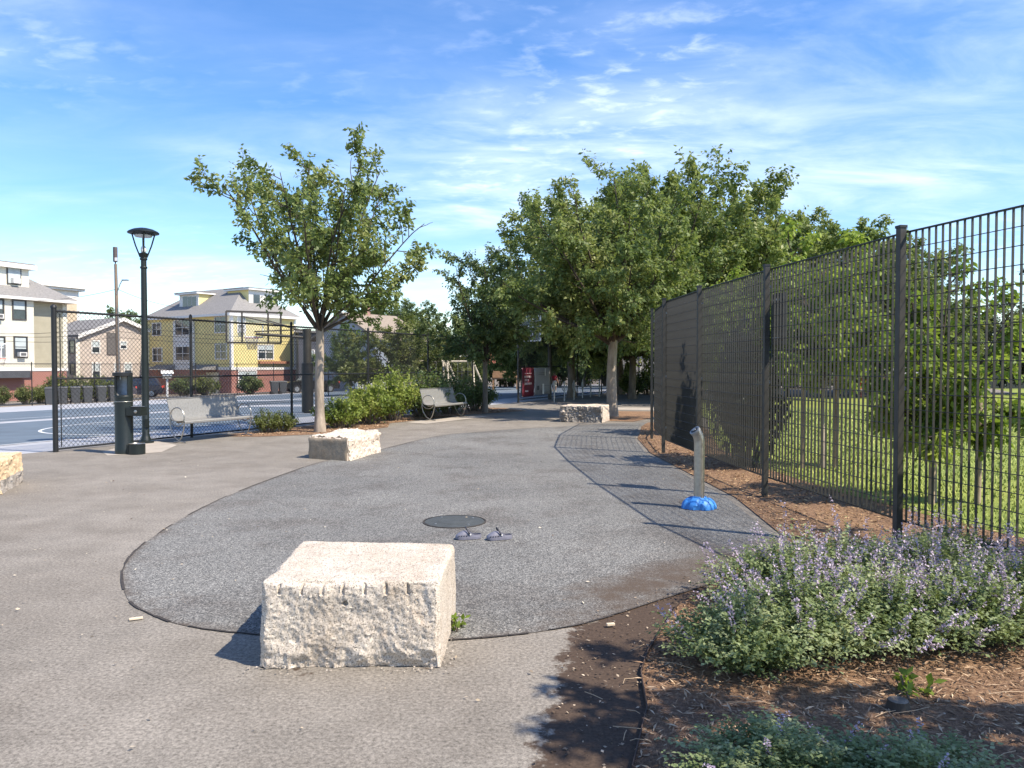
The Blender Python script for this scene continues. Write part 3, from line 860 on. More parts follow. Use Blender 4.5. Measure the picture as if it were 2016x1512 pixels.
# ================================================================== SPRAY POST
spb = Vector((2.015, 8.24, .008))
sp_t = thing('water_spray_post', 'curved steel water spray post on a blue base', 'spray post', spb)
path = [spb + Vector((0, 0, .03)), spb + Vector((0, 0, .4)), spb + Vector((0, 0, .70))]
for k in range(1, 8):
    a = R(48) * k / 7; rr = .16
    path.append(spb + Vector((-rr * (1 - math.cos(a)), -.25 * rr * (1 - math.cos(a)), .70 + rr * math.sin(a) * 1.15)))
b = MB(); b.tube(path, .056, 24, cap=False); b.build('pipe', steel, sp_t, smooth=True)
d = (path[-1] - path[-2]).normalized(); e = path[-1]
b = MB(); b.tube([e - d * .02, e + d * .006], [.060, .060], 24); noz = b.build('collar', galv, sp_t, smooth=40)
b = MB(); b.tube([e + d * .006, e + d * .009], .043, 20); b.build('nozzle_face', black_steel, noz, smooth=40)
b = MB(); b.tube([e + d * .009, e + d * .016], .020, 14); b.build('nozzle', galv, noz, smooth=40)
blue = M('blue_plastic', (.04, .22, .60), .22, 9, .55)
nv, nu = 16, 48
vs, fs = [], []
for i in range(nv + 1):
    ph = (math.pi / 2) * i / nv
    for j in range(nu):
        th = 2 * math.pi * j / nu
        x = .175 * math.cos(ph) * math.cos(th); y = .15 * math.cos(ph) * math.sin(th); z = .125 * math.sin(ph) ** .85
        g = math.cos(15.0 * (x * .75 - y * .66) * 3.4)
        k = 1 + (.075 if g > -.45 else -.03)
        vs.append((spb.x + x * k, spb.y + y * k, spb.z + z * k))
for i in range(nv):
    for j in range(nu):
        fs.append((i * nu + j, i * nu + (j + 1) % nu, (i + 1) * nu + (j + 1) % nu, (i + 1) * nu + j))
b = MB(); b._add(vs, fs); b.build('shell_base', blue, sp_t, smooth=28)

# ================================================================== DRAIN COVER + CLOGS
mc = gnd(895, 1028)
dc = thing('drain_cover', 'round dark drain cover set in the grey rubber', 'drain cover', (mc.x, mc.y, .004))
b = MB(); b.lathe([(.292, 0), (.292, .006), (.27, .009), (.01, .009)], 48, (mc.x, mc.y, .004)); b.build('lid', M('dark_cover', (.060, .066, .064), .22, 9, .7, 0, .4, 80), dc, smooth=20)
b = MB(); b.lathe([(.300, 0), (.312, 0), (.312, .007), (.300, .007)], 48, (mc.x, mc.y, .004), capends=False); b.build('rim', M('joint_dirt', (.05, .042, .037)), dc)
for k in range(4):
    a = R(40 + 90 * k); b = MB(); b.lathe([(.011, .0092), (.011, .013), (.002, .014)], 10, (mc.x + .225 * math.cos(a), mc.y + .225 * math.sin(a), .004)); b.build('bolt', galv, dc)
b = MB(); b.lathe([(.150, .0092), (.156, .012), (.162, .0092)], 40, (mc.x, mc.y, .004), capends=False); b.build('raised_ring', MATS['dark_cover'], dc, smooth=True)
clog_mat = M('grey_violet_foam', (.17, .17, .21), .12, 20, .6, 0, .2, 90)
clog_dark = M('dark_foam', (.03, .03, .04), .2, 20, .6)
def make_clog(label):
    t = thing('clog', label, 'shoe', (0, 0, 0), 'foam clogs')
    L, n = .235, 22
    def half(x): # outline half widths along the sole, toe at -x
        u = (x + L / 2) / L
        return .046 * (max(0, 1 - (2 * abs(u - .5)) ** 4.5) ** .5) * (1.08 - .32 * u) + .002
    xs = np.linspace(-L / 2, L / 2, n)
    def loft(zlo, zhi, k):
        vs, fs = [], []
        for x in xs:
            w = half(x) * k
            for yy, zz in ((-w, zlo(x)), (w, zlo(x)), (w, zhi(x)), (-w, zhi(x))): vs.append((x, yy, zz))
        for i in range(n - 1):
            for j in range(4):
                fs.append((i * 4 + j, i * 4 + (j + 1) % 4, (i + 1) * 4 + (j + 1) % 4, (i + 1) * 4 + j))
        fs += [(3, 2, 1, 0), tuple((n - 1) * 4 + j for j in range(4))]
        return vs, fs
    b = MB(); v, f = loft(lambda x: .002 + .010 * max(0, (-x - .07) / .05) ** 2, lambda x: .022, 1.06); b._add(v, f); b.build('sole', clog_mat, t, False, 40)
    # upper: rounded toe box open at the heel
    vs, fs = [], []; m = 12
    for x in xs:
        u = (x + L / 2) / L; w = half(x)
        top = .022 + .052 * min(1, (u / .30)) ** .6 if u < .52 else .022 + .052 * (1 - .62 * min(1, (u - .52) / .18))
        for j in range(m + 1):
            a = math.pi * j / m
            if u < .52: yy, zz = w * math.cos(a), .02 + (top - .02) * math.sin(a) ** .6
            else:
                s_ = math.cos(a); yy = w * (1 if s_ > 0 else -1) * (1 - .10 * math.sin(a)); zz = .02 + (top - .02) * math.sin(a)
            vs.append((x, yy, zz))
    for i in range(n - 1):
        for j in range(m):
            if (xs[i] + L / 2) / L > .50 and j == m // 2 - (0): continue
            if (xs[i] + L / 2) / L > .50 and j in (m // 2 - 1,): continue
            fs.append((i * (m + 1) + j, (i + 1) * (m + 1) + j, (i + 1) * (m + 1) + j + 1, i * (m + 1) + j + 1))
    b = MB(); b._add(vs, fs); b.build('upper', clog_mat, t, False, True)
    b = MB(); pts = []
    for k in range(13):
        a = math.pi * k / 12; pts.append((.005 - .03 * math.sin(a), .050 * math.cos(a), .05 + .055 * math.sin(a)))
    b.tube(pts, .006, 6); b.build('strap', clog_dark, t, False, True)
    for sy in (-1, 1):
        b = MB(); b.lathe([(.001, 0), (.008, 0), (.006, .004)], 10); r = b.build('rivet', white_paint, t, False, 40); r.location = (.012, sy * .050, .048); r.rotation_euler = (R(90) * -sy * -1, 0, 0)
    for k in range(4):
        b = MB(); b.box((-.088 + .022 * k, -(half(-.088 + .022 * k)) - .0005, .036), (.010, .004, .008)); b.build('vent', clog_dark, t, False)
    return t
c1 = make_clog('grey clog on the rubber, the left of the pair')
c2_ = copy_tree(c1); c2_['label'] = 'grey clog on the rubber, the right of the pair'
g1 = gnd(922, 1062); c1.location = (g1.x, g1.y, .006); c1.rotation_euler = (0, 0, R(12))
g2 = gnd(983, 1063); c2_.location = (g2.x, g2.y, .006); c2_.rotation_euler = (0, 0, R(16)); c2_.scale = (1, 1, 1)
# ================================================================== VEGETATION
GREEN_A = leafmat('zelkova_leaves', (.10, .148, .046), (.205, .262, .088), (.33, .35, .125), .44)
GREEN_B = leafmat('dark_tree_leaves', (.055, .092, .040), (.115, .165, .065), (.200, .230, .085), .38)
GREEN_C = leafmat('bright_sapling_leaves', (.11, .18, .025), (.22, .31, .045), (.36, .43, .08), .52)
GREEN_D = leafmat('yellow_green_shrub_leaves', (.12, .175, .035), (.25, .31, .065), (.40, .43, .12), .40)
GREEN_E = leafmat('olive_tree_leaves', (.07, .095, .028), (.14, .165, .05), (.22, .23, .075), .36)
CONIFER = leafmat('dark_conifer_needles', (.010, .020, .014), (.022, .036, .022), (.04, .055, .03), .1)
def rvec(n, rng): return unit(rng.normal(size=(n, 3)))
class Wood:
    """collects tapered round limbs"""
    def __init__(s): s.V, s.F, s.n, s.m = [], [], 0, []
    def limb(s, P, r0, r1, n):
        P = np.asarray(P); m = len(P)
        d = np.gradient(P, axis=0); d = unit(d)
        ref = np.array([0.0, 0, 1]) if abs(d[0, 2]) < .9 else np.array([1.0, 0, 0])
        a = unit(np.cross(d, ref)); bq = np.cross(d, a)
        r = np.linspace(1, 0, m) ** .8 * (r0 - r1) + r1
        th = np.arange(n) * 2 * math.pi / n
        ring = P[:, None] + (a[:, None] * np.cos(th)[None, :, None] + bq[:, None] * np.sin(th)[None, :, None]) * r[:, None, None]
        s.V.append(ring.reshape(-1, 3))
        i = np.arange(m - 1)[:, None] * n + np.arange(n)[None]
        j = np.arange(m - 1)[:, None] * n + (np.arange(n)[None] + 1) % n
        s.F.append(np.stack([i, j, j + n, i + n], -1).reshape(-1, 4) + s.n)
        s.n += m * n
        s.m.append(np.full((m - 1) * n, 0 if n >= 10 else 1, dtype=np.int32))
    def mesh(s, name):
        me = mesh_np(name, np.concatenate(s.V), np.concatenate(s.F)); me.polygons.foreach_set('material_index', np.concatenate(s.m)); return me
def bend(p0, d0, L, n, rng, up=.25, jit=.12):
    P = [np.array(p0)]; d = np.array(d0, float); step = L / n
    for k in range(n):
        d = d + np.array([0, 0, up]) / n + rng.normal(size=3) * jit
        d /= np.linalg.norm(d); P.append(P[-1] + d * step)
    return np.array(P)
def tree_mesh(seed, H, trunk_h, crown_r, trunk_r, nlimb=8, nsec=9, ntw=8, lpt=13, leaf=.085, spread=(18, 52), lean=(0, 0), up=.25, squash=1.0, low=.25, droop=.35, bare=0.0, fine=5, jit=.10, dome=False):
    """returns (wood mesh, leaf mesh) for a broadleaf tree standing at the origin"""
    rng = np.random.default_rng(seed); W = Wood(); lp_, ld_ = [], []
    top = np.array([lean[0], lean[1], trunk_h])
    tp = np.array([np.array([0, 0, -.12]) * (1 - t) + top * t + np.array([math.sin(t * 7 + seed) * .035, math.cos(t * 5 + seed) * .03, 0]) * trunk_r * 6 * t for t in np.linspace(0, 1, 10)])
    flare = Wood(); W.limb(tp[:3], trunk_r * 1.45, trunk_r * 1.02, 12); W.limb(tp[1:], trunk_r * 1.05, trunk_r * .82, 12)
    for i in range(nlimb):
        ph = 2 * math.pi * (i + rng.uniform(-.3, .3)) / nlimb
        tilt = R(spread[0] + (spread[1] - spread[0]) * ((i * .618) % 1.0)) if i else R(6)
        d0 = np.array([math.sin(tilt) * math.cos(ph), math.sin(tilt) * math.sin(ph) * squash, math.cos(tilt)])
        Lz = (H - trunk_h) / max(.35, math.cos(tilt) + .12); Lr = crown_r / max(.12, math.sin(tilt))
        L = min(Lz, Lr) * rng.uniform(.86, 1.06)
        if dome: L = rng.uniform(.88, 1.0) / math.sqrt((max(math.cos(tilt), .05) / ((H - trunk_h) * .93)) ** 2 + (math.sin(tilt) / crown_r) ** 2)
        st = tp[-1] - np.array([0, 0, rng.uniform(0, .22) * trunk_h * low])
        P = bend(st, d0, L, 10, rng, up, jit * .6)
        r0 = trunk_r * rng.uniform(.26, .42); W.limb(P, r0, .008, 6)
        for j in range(nsec):
            f = .10 + .90 * (j + rng.uniform(0, .8)) / nsec; f = min(f, .99)
            x = f * 10; k = int(x); q = P[k] * (1 - (x - k)) + P[min(k + 1, 10)] * (x - k)
            tan = P[min(k + 1, 10)] - P[k]; tan /= np.linalg.norm(tan)
            out = rvec(1, rng)[0]; out -= tan * (out @ tan); out /= np.linalg.norm(out)
            aa = R(rng.uniform(28, 58)); d1 = tan * math.cos(aa) + out * math.sin(aa)
            L1 = L * rng.uniform(.20, .40) * (1.15 - .60 * f)
            Q = bend(q, d1, L1, 6, rng, up * .6, jit); W.limb(Q, .010 + .012 * (1 - f) * trunk_r * 4, .004, 4)
            if rng.random() < bare: continue
            for m in range(ntw):
                g = .25 + .75 * (m + rng.uniform(0, .9)) / ntw; g = min(g, .99); y = g * 6; kk = int(y)
                w = Q[kk] * (1 - (y - kk)) + Q[min(kk + 1, 6)] * (y - kk)
                t2 = Q[min(kk + 1, 6)] - Q[kk]; t2 /= np.linalg.norm(t2)
                o2 = rvec(1, rng)[0]; d2 = t2 * .8 + o2 * .75 + np.array([0, 0, .12]); d2 /= np.linalg.norm(d2)
                L2 = max(.16, L1 * rng.uniform(.22, .42)); T = bend(w, d2, L2, 3, rng, -.25, jit)
                if m % 2 == 0: W.limb(T, .006, .003, 3)
                n = lpt; u = np.linspace(.05, 1, n); yy = u * 2.999; k3 = yy.astype(int); fr = (yy - k3)[:, None]
                pos = T[k3] * (1 - fr) + T[k3 + 1] * fr
                dd = unit(T[k3 + 1] - T[k3]); lp_.append(pos + rng.normal(size=(n, 3)) * leaf * .28); ld_.append(dd)
    pos = np.concatenate(lp_); dd = np.concatenate(ld_); n = len(pos)
    side = rvec(n, rng); side -= dd * (side * dd).sum(1, keepdims=True); side = unit(side)
    axis = unit(dd * .55 + side * .8 + np.array([0, 0, -droop]))
    nrm = unit(rvec(n, rng) * 1.1 + np.array([0, 0, .8]))
    size = leaf * rng.uniform(.7, 1.25, n)
    V, Fc = cards(pos, axis, nrm, size, .52, .10)
    cl_t = fbm(pos, seed + 50, 1.3, 2) * 1.5
    tint = np.clip(.45 + cl_t + rng.normal(0, .17, n), 0, 1)
    return W.mesh('limbs'), mesh_np('foliage', V, Fc, {'tint': np.repeat(tint, 4)})
def plant_tree(name, label, cat, meshes, loc, mats, rz=0.0, sc=1.0, group=None):
    t = thing(name, label, cat, loc, group)
    a = link(bpy.data.objects.new('trunk', meshes[0])); a.parent = t
    if not meshes[0].materials: meshes[0].materials.append(mats[0]); meshes[0].materials.append(bark_dark); meshes[0].shade_smooth()
    c = link(bpy.data.objects.new('crown', meshes[1])); c.parent = t
    if not meshes[1].materials: meshes[1].materials.append(mats[1])
    elif meshes[1].materials[0] != mats[1]: c.material_slots[0].link = 'OBJECT'; c.material_slots[0].material = mats[1]
    t.rotation_euler = (0, 0, rz); t.scale = (sc, sc, sc) if not hasattr(sc, '__len__') else sc
    return t

# the near zelkova with its open vase of limbs
zel = tree_mesh(5, 6.5, 2.4, 2.75, .105, 15, 12, 9, 15, .112, (10, 62), up=.16, bare=.10, droop=.35, low=.45)
plant_tree('zelkova_tree', 'open crowned young tree with pale trunk behind the smooth ended block', 'tree', zel, (-4.41, 17.6, 0), (bark_pale, GREEN_A), R(200))
t2 = tree_mesh(12, 5.2, 1.7, 2.0, .085, 14, 12, 9, 15, .105, (10, 78), droop=.5, up=.16, low=.4)
plant_tree('zelkova_tree', 'small dark tree at the end of the shaded bench', 'tree', t2, (-.87, 24.9, 0), (bark, GREEN_B), R(40))
t3 = tree_mesh(23, 7.9, 2.3, 3.6, .155, 24, 14, 11, 16, .125, (6, 76), droop=.45, up=.10, low=.4, dome=True)
plant_tree('zelkova_tree', 'broad leafy tree rising beside the dark faced block', 'tree', t3, (2.99, 22.95, 0), (bark_pale, GREEN_A), R(95))
t4 = tree_mesh(31, 10.8, 2.4, 4.8, .19, 26, 14, 11, 15, .19, (5, 84), droop=.4, up=.08, low=.5, dome=True)
t5 = tree_mesh(37, 9.4, 2.0, 4.3, .17, 24, 13, 11, 15, .19, (5, 86), droop=.4, up=.08, low=.5, dome=True)
BG = [  # px, distance, mesh, material set, scale, rotation, label
    (1125, 36, t4, 1.0, 10, 'tall tree behind the banner fence, left of the broad one'),
    (1335, 31, t4, .96, 130, 'tall tree behind the fence bend, its top the highest of the grove'),
    (1440, 34, t4, 1.0, 220, 'tall dense tree at the right end of the high grove'),
    (1245, 35, t5, .98, 70, 'forked trunk tree seen just right of the broad leafy tree'),
    (1530, 35, t5, .98, 260, 'round headed tree closing the grove on its right'),
    (1220, 40, t4, 1.12, 310, 'tall tree filling the grove behind the broad leafy tree'),
    (1725, 37, t5, .86, 110, 'leafy tree behind the panel left of the tall fence post'),
    (1845, 39, t5, .66, 20, 'leafy tree behind the nearest sapling, lower than its neighbours'),
    (1650, 40, t5, 1.08, 300, 'bushy tree stepping down right of the high grove'),
    (1765, 43, t5, 1.0, 35, 'low round tree whose top meets the second fence post'),
    (1030, 44, t5, .74, 170, 'light green tree above the basketball hoop and banner'),
]
for px, Y, ms, sc, rz, lab in BG:
    plant_tree('park_tree', lab, 'tree', ms, onground(px, Y), (bark, GREEN_A), R(rz), sc, 'trees of the park grove')
con = tree_mesh(44, 11.5, 1.2, 3.6, .2, 16, 12, 9, 12, .19, (30, 86), droop=.2, up=-.05)
plant_tree('dark_tree', 'very dark evergreen at the right edge beyond the field', 'tree', con, onground(2040, 40), (bark, CONIFER), 0, .80)
plant_tree('dark_tree', 'dark evergreen low behind the sapling, beyond the field', 'tree', con, onground(1905, 52), (bark, CONIFER), R(100), .72)
# olive trees and far trees behind the courts
ol = tree_mesh(52, 5.2, 1.1, 2.8, .09, 15, 11, 9, 13, .16, (12, 88), droop=.4, up=.1, low=.5)
plant_tree('olive_toned_tree', 'olive green spreading tree below the brown roof with the chimney', 'tree', ol, onground(790, 50), (bark, GREEN_E), R(15), (1.25, 1.1, .98))
plant_tree('olive_toned_tree', 'olive green tree behind the swing frames', 'tree', ol, onground(872, 56), (bark, GREEN_E), R(120), (1.15, 1.1, .92))
plant_tree('olive_toned_tree', 'dark dull tree against the house right of the pale trunk', 'tree', ol, onground(690, 52), (bark, GREEN_B), R(200), (.92, .95, .90))
FAR = [(812, 95, 1.25, 'far tree peeping over the brown roof on its right'), (262, 100, 1.24, 'far tree showing between utility pole and lamp post'),
       (745, 100, 1.30, 'far tree half hidden by the near zelkova, left of the chimney'), (905, 74, 1.05, 'far tree closing the view behind the swings'), (985, 70, 1.0, 'far tree behind the small red roofed play house'),
       (1065, 66, 1.0, 'far tree behind the person in red'), (1150, 62, 1.0, 'far tree behind the bicycle racks'), (1290, 60, 1.0, 'far tree behind the grey shed')]
for i, (px, Y, sc, lab) in enumerate(FAR):
    plant_tree('far_tree', lab, 'tree', t5 if i < 3 else ol, onground(px, Y), (bark, GREEN_B), R(60 * i), sc if i < 3 else sc * 1.25, 'trees far behind the courts')
for i, (px, Y, sc) in enumerate([(1400, 58, 1.3), (1500, 60, 1.25), (1590, 62, 1.3), (1690, 62, 1.2), (1790, 64, 1.25), (1990, 62, 1.35)]):
    plant_tree('far_tree', ['far tree behind the solid looking fence panels', 'far tree behind the dark fence sign', 'far tree over the white trucks, leftmost', 'far tree over the orange chairs',
                            'far tree behind the tall fence post', 'far tree past the field at the right edge'][i], 'tree', ol, onground(px, Y), (bark, GREEN_E), R(47 * i), sc, 'trees beyond the field')

# saplings behind the bar fence ------------------------------------
sap = tree_mesh(61, 3.0, .75, .86, .026, 12, 9, 7, 11, .085, (6, 84), droop=.8, up=.10, dome=True)
sap2 = tree_mesh(66, 4.0, 1.3, 1.0, .030, 13, 9, 7, 11, .095, (6, 80), droop=.8, up=.10, dome=True)
t5b = tree_mesh(67, 4.2, 2.0, 1.12, .04, 11, 9, 8, 12, .10, (10, 80), droop=.6, up=.12, low=.2)
stake_wood = M('weathered_stake', (.34, .26, .18), .3, 9, .85, 0, .4, 40, .3, (1, 1, .2))
def sapling(ms, x, y, rz, sc, label, stakes):
    t = plant_tree('sapling', label, 'tree', ms, (x, y, .012), (bark_pale, GREEN_C), R(rz), sc, 'staked saplings on the lawn')
    for sx, sy, h, lab in stakes:
        s_ = thing('tree_stake', lab, 'stake', (x + sx, y + sy, .01), 'round wooden tree stakes')
        b = MB(); b.tube([(x + sx, y + sy, -.1), (x + sx + .01, y + sy, h * .5), (x + sx, y + sy, h)], [.033, .034, .033], 12); b.build('pole', stake_wood, s_, smooth=40)
        b = MB(); b.tube([(x + sx, y + sy, h * .72), (x + sx * .5, y + sy * .5, h * .70), (x, y, h * .72)], .006, 5); b.build('tie', black_steel, s_)
sapling(sap, 4.72, 8.55, 20, 1.0, 'bright green staked sapling close behind the tall right fence post', [(-.10, -.12, 1.30, 'wooden stake close to the trunk of the nearest sapling'), (.42, -.1, 1.38, 'thick wooden stake standing clear, right of the nearest sapling')])
sapling(sap2, 4.62, 11.4, 140, 1.03, 'bright green sapling whose crown tops the fence left of the tall post', [(-.3, 0, 1.5, 'pale stake left of the second sapling'), (.22, .05, 1.5, 'pale stake right of the second sapling')])
sapling(sap2, 4.70, 16.6, 250, .98, 'bright yellow green sapling just above the fence by the dark sign', [(-.25, 0, 1.4, 'stake of the farthest sapling')])
sapling(sap, 4.75, 5.55, 80, .95, 'sapling out of view right of the fence, seen by its shadow', [])
plant_tree('sapling', 'young tree behind the viewer, seen by its shadow on the mulch', 'tree', t5b, (3.45, 1.48, 0), (bark_pale, GREEN_A), R(10), 1.0)

# shrubs ------------------------------------------------------------
def shrub_mesh(seed, rx, ry, h, nst=46, leaf=.075, per=70, droop=.25):
    rng = np.random.default_rng(seed); W = Wood(); P_, D_ = [], []
    for i in range(nst):
        ph = rng.uniform(0, 2 * math.pi); k = math.sqrt(rng.random())
        tip = np.array([rx * k * math.cos(ph), ry * k * math.sin(ph), h * (1 - .55 * k ** 2.2) * rng.uniform(.72, 1.08)])
        b0 = np.array([tip[0] * .25, tip[1] * .25, -.05])
        t = np.linspace(0, 1, 6)[:, None]; Q = b0 * (1 - t) + tip * t + np.array([0, 0, .18 * h]) * (t * (1 - t)) * 2
        W.limb(Q, .012, .004, 4)
        u = rng.uniform(.18, 1, per) ** .8; x = u * 4.999; kk = x.astype(int); fr = (x - kk)[:, None]
        P_.append(Q[kk] * (1 - fr) + Q[kk + 1] * fr + rng.normal(size=(per, 3)) * .09 * max(rx, h) * .55); D_.append(np.tile(unit(tip - b0), (per, 1)))
    pos = np.concatenate(P_); pos[:, 2] = np.abs(pos[:, 2]) + .02; dd = np.concatenate(D_); n = len(pos)
    axis = unit(dd * .4 + rvec(n, rng) + np.array([0, 0, -droop])); nrm = unit(rvec(n, rng) * .7 + np.array([0, 0, 1.]))
    V, Fc = cards(pos, axis, nrm, leaf * rng.uniform(.6, 1.25, n), .55, .1)
    tint = np.clip(.45 + fbm(pos, seed + 9, 2.0, 2) * 1.4 + rng.normal(0, .17, n), 0, 1)
    return W.mesh('stems'), mesh_np('foliage', V, Fc, {'tint': np.repeat(tint, 4)})
def plant_shrub(label, ms, loc, mat, rz=0, sc=1.0, group='shrubs along the fence'):
    t = thing('shrub', label, 'shrub', loc, group)
    for nm, m_, mt in (('stem', ms[0], bark), ('foliage', ms[1], mat)):
        if not m_.materials: m_.materials.append(mt); m_.materials.append(mt)
        o = link(bpy.data.objects.new(nm, m_)); o.parent = t
        if m_.materials[0] != mt: o.material_slots[0].link = 'OBJECT'; o.material_slots[0].material = mt
    t.rotation_euler = (0, 0, R(rz)); t.scale = sc if hasattr(sc, '__len__') else (sc,) * 3
    return t
shA = shrub_mesh(71, .85, .75, .95, 60, .085, 75); shB = shrub_mesh(72, .95, .8, 1.35, 60, .09, 80); shC = shrub_mesh(73, .9, .8, 1.3, 60, .09, 80); shD = shrub_mesh(74, .7, .6, .75, 40, .08, 50)
shE = shrub_mesh(75, .8, .7, 1.2, 50, .12, 60)
plant_shrub('dark sparse shrub between the bench and the pale trunk', shD, sp(4.6, -.60), GREEN_E, 20, (.6, .6, .7))
plant_shrub('grey green shrub just left of the pale trunk', shD, sp(4.95, -.75), GREEN_E, 80, .62)
plant_shrub('low sunny yellow green shrub right of the pale trunk', shA, sp(6.45, -1.25), GREEN_D, 10, (.95, .95, .78))
plant_shrub('sunny yellow green shrub left of the shaded bench', shA.__class__((shA[0], shA[1])), sp(7.75, -1.15), GREEN_D, 130, (1.05, 1.0, 1.12))
plant_shrub('tall green shrub behind the left end of the shaded bench', shB, sp(9.1, -1.0), GREEN_D, 60, (1.0, .95, 1.05))
plant_shrub('dark shrub directly behind the shaded bench', shC, sp(10.6, -1.05), GREEN_B, 200, 1.05)
plant_shrub('dark shrub between the shaded bench and the small dark tree', shC, sp(12.2, -1.0), GREEN_B, 300, 1.0)
plant_shrub('dark shrub at the foot of the small dark tree', shC, sp(13.9, -1.0), GREEN_B, 20, .9)
for px, Y, lab, mt in [(362, 66, 'dark green bush in front of the yellow house by the little white box', GREEN_B), (405, 66, 'sunny bush by the yellow house porch', GREEN_E), (492, 66, 'bush below the brick window of the yellow house', GREEN_B)]:
    plant_shrub(lab, shE, onground(px, Y), mt, px, (1.7, 1.6, 1.4), 'shrubs by the houses')
for px, Y, lab in [(2, 50, 'clipped bush at the left edge before the brick wall'), (50, 50, 'round clipped bush before the brick wall'), (80, 51, 'dark bush beside the wheeled bins')]:
    plant_shrub(lab, shE, onground(px, Y), GREEN_E, px, (.95, .95, .98), 'shrubs by the houses')
for i, (px, Y, s_) in enumerate([(150, 54, 1.5), (195, 55, 1.45), (118, 53, 1.6), (225, 56, 1.2)]):
    plant_shrub(['flowering hedge bush behind the middle bins', 'flowering hedge bush behind the right hand bins', 'tall hedge bush right behind the end fence post', 'hedge bush left of the dark car'][i], shE, onground(px, Y), GREEN_E, 50 * i, s_, 'shrubs by the houses')
for i, (px, Y, s_) in enumerate([(1245, 38, 1.0), (1275, 40, 1.1), (1225, 44, 1.2)]):
    plant_shrub(['dark shrub behind the forked trunk', 'dark shrub at the far end of the bar fence', 'dark shrub before the grey shed'][i], shE, onground(px, Y), GREEN_B, 70 * i, s_, 'shrubs by the shed')
plant_shrub('added dark tall shrub shading the fence panel from the field side', shE, Vector((3.62, 11.7, .01)), CONIFER, 30, (.72, .8, 1.9), 'shrubs beyond the field')  # shrub added so its shadow throws a dark silhouette on the fence panel
hb = [(1560, 50, 1.25), (1620, 50, 1.2), (1680, 52, 1.2), (1500, 48, 1.3), (1440, 46, 1.3), (1740, 56, 1.0), (1980, 55, 1.5)]
for i, (px, Y, s_) in enumerate(hb):
    plant_shrub(['hedge bush under the white trucks', 'hedge bush left of the orange chairs', 'hedge bush behind the orange chairs', 'hedge bush behind the dark fence sign', 'hedge bush behind the dense fence panels',
                 'hedge bush right of the red crates', 'dark hedge bush at the far right of the field'][i], shE, onground(px, Y), GREEN_B, 40 * i, (s_ * 2.0, s_, s_), 'shrubs beyond the field')

thk = [(860, 72), (905, 70), (950, 69), (1000, 70), (1045, 68), (1095, 66), (1150, 66), (1200, 64), (1305, 62), (1360, 60)]
tl = ['left of the swings', 'behind the left swing frame', 'behind the small dark tree', 'behind the play house', 'behind the maroon banner', 'behind the child in red', 'behind the middle bike racks', 'behind the broad trunk', 'right of the shed', 'behind the far end of the bar fence']
for i, (px, Y) in enumerate(thk):
    plant_shrub('tall dark thicket ' + tl[i], shE, onground(px, Y), (GREEN_B, GREEN_E)[i % 2], 50 * i, (2.6, 2.2, 2.7 + .5 * (i % 3)), 'thickets closing the view')

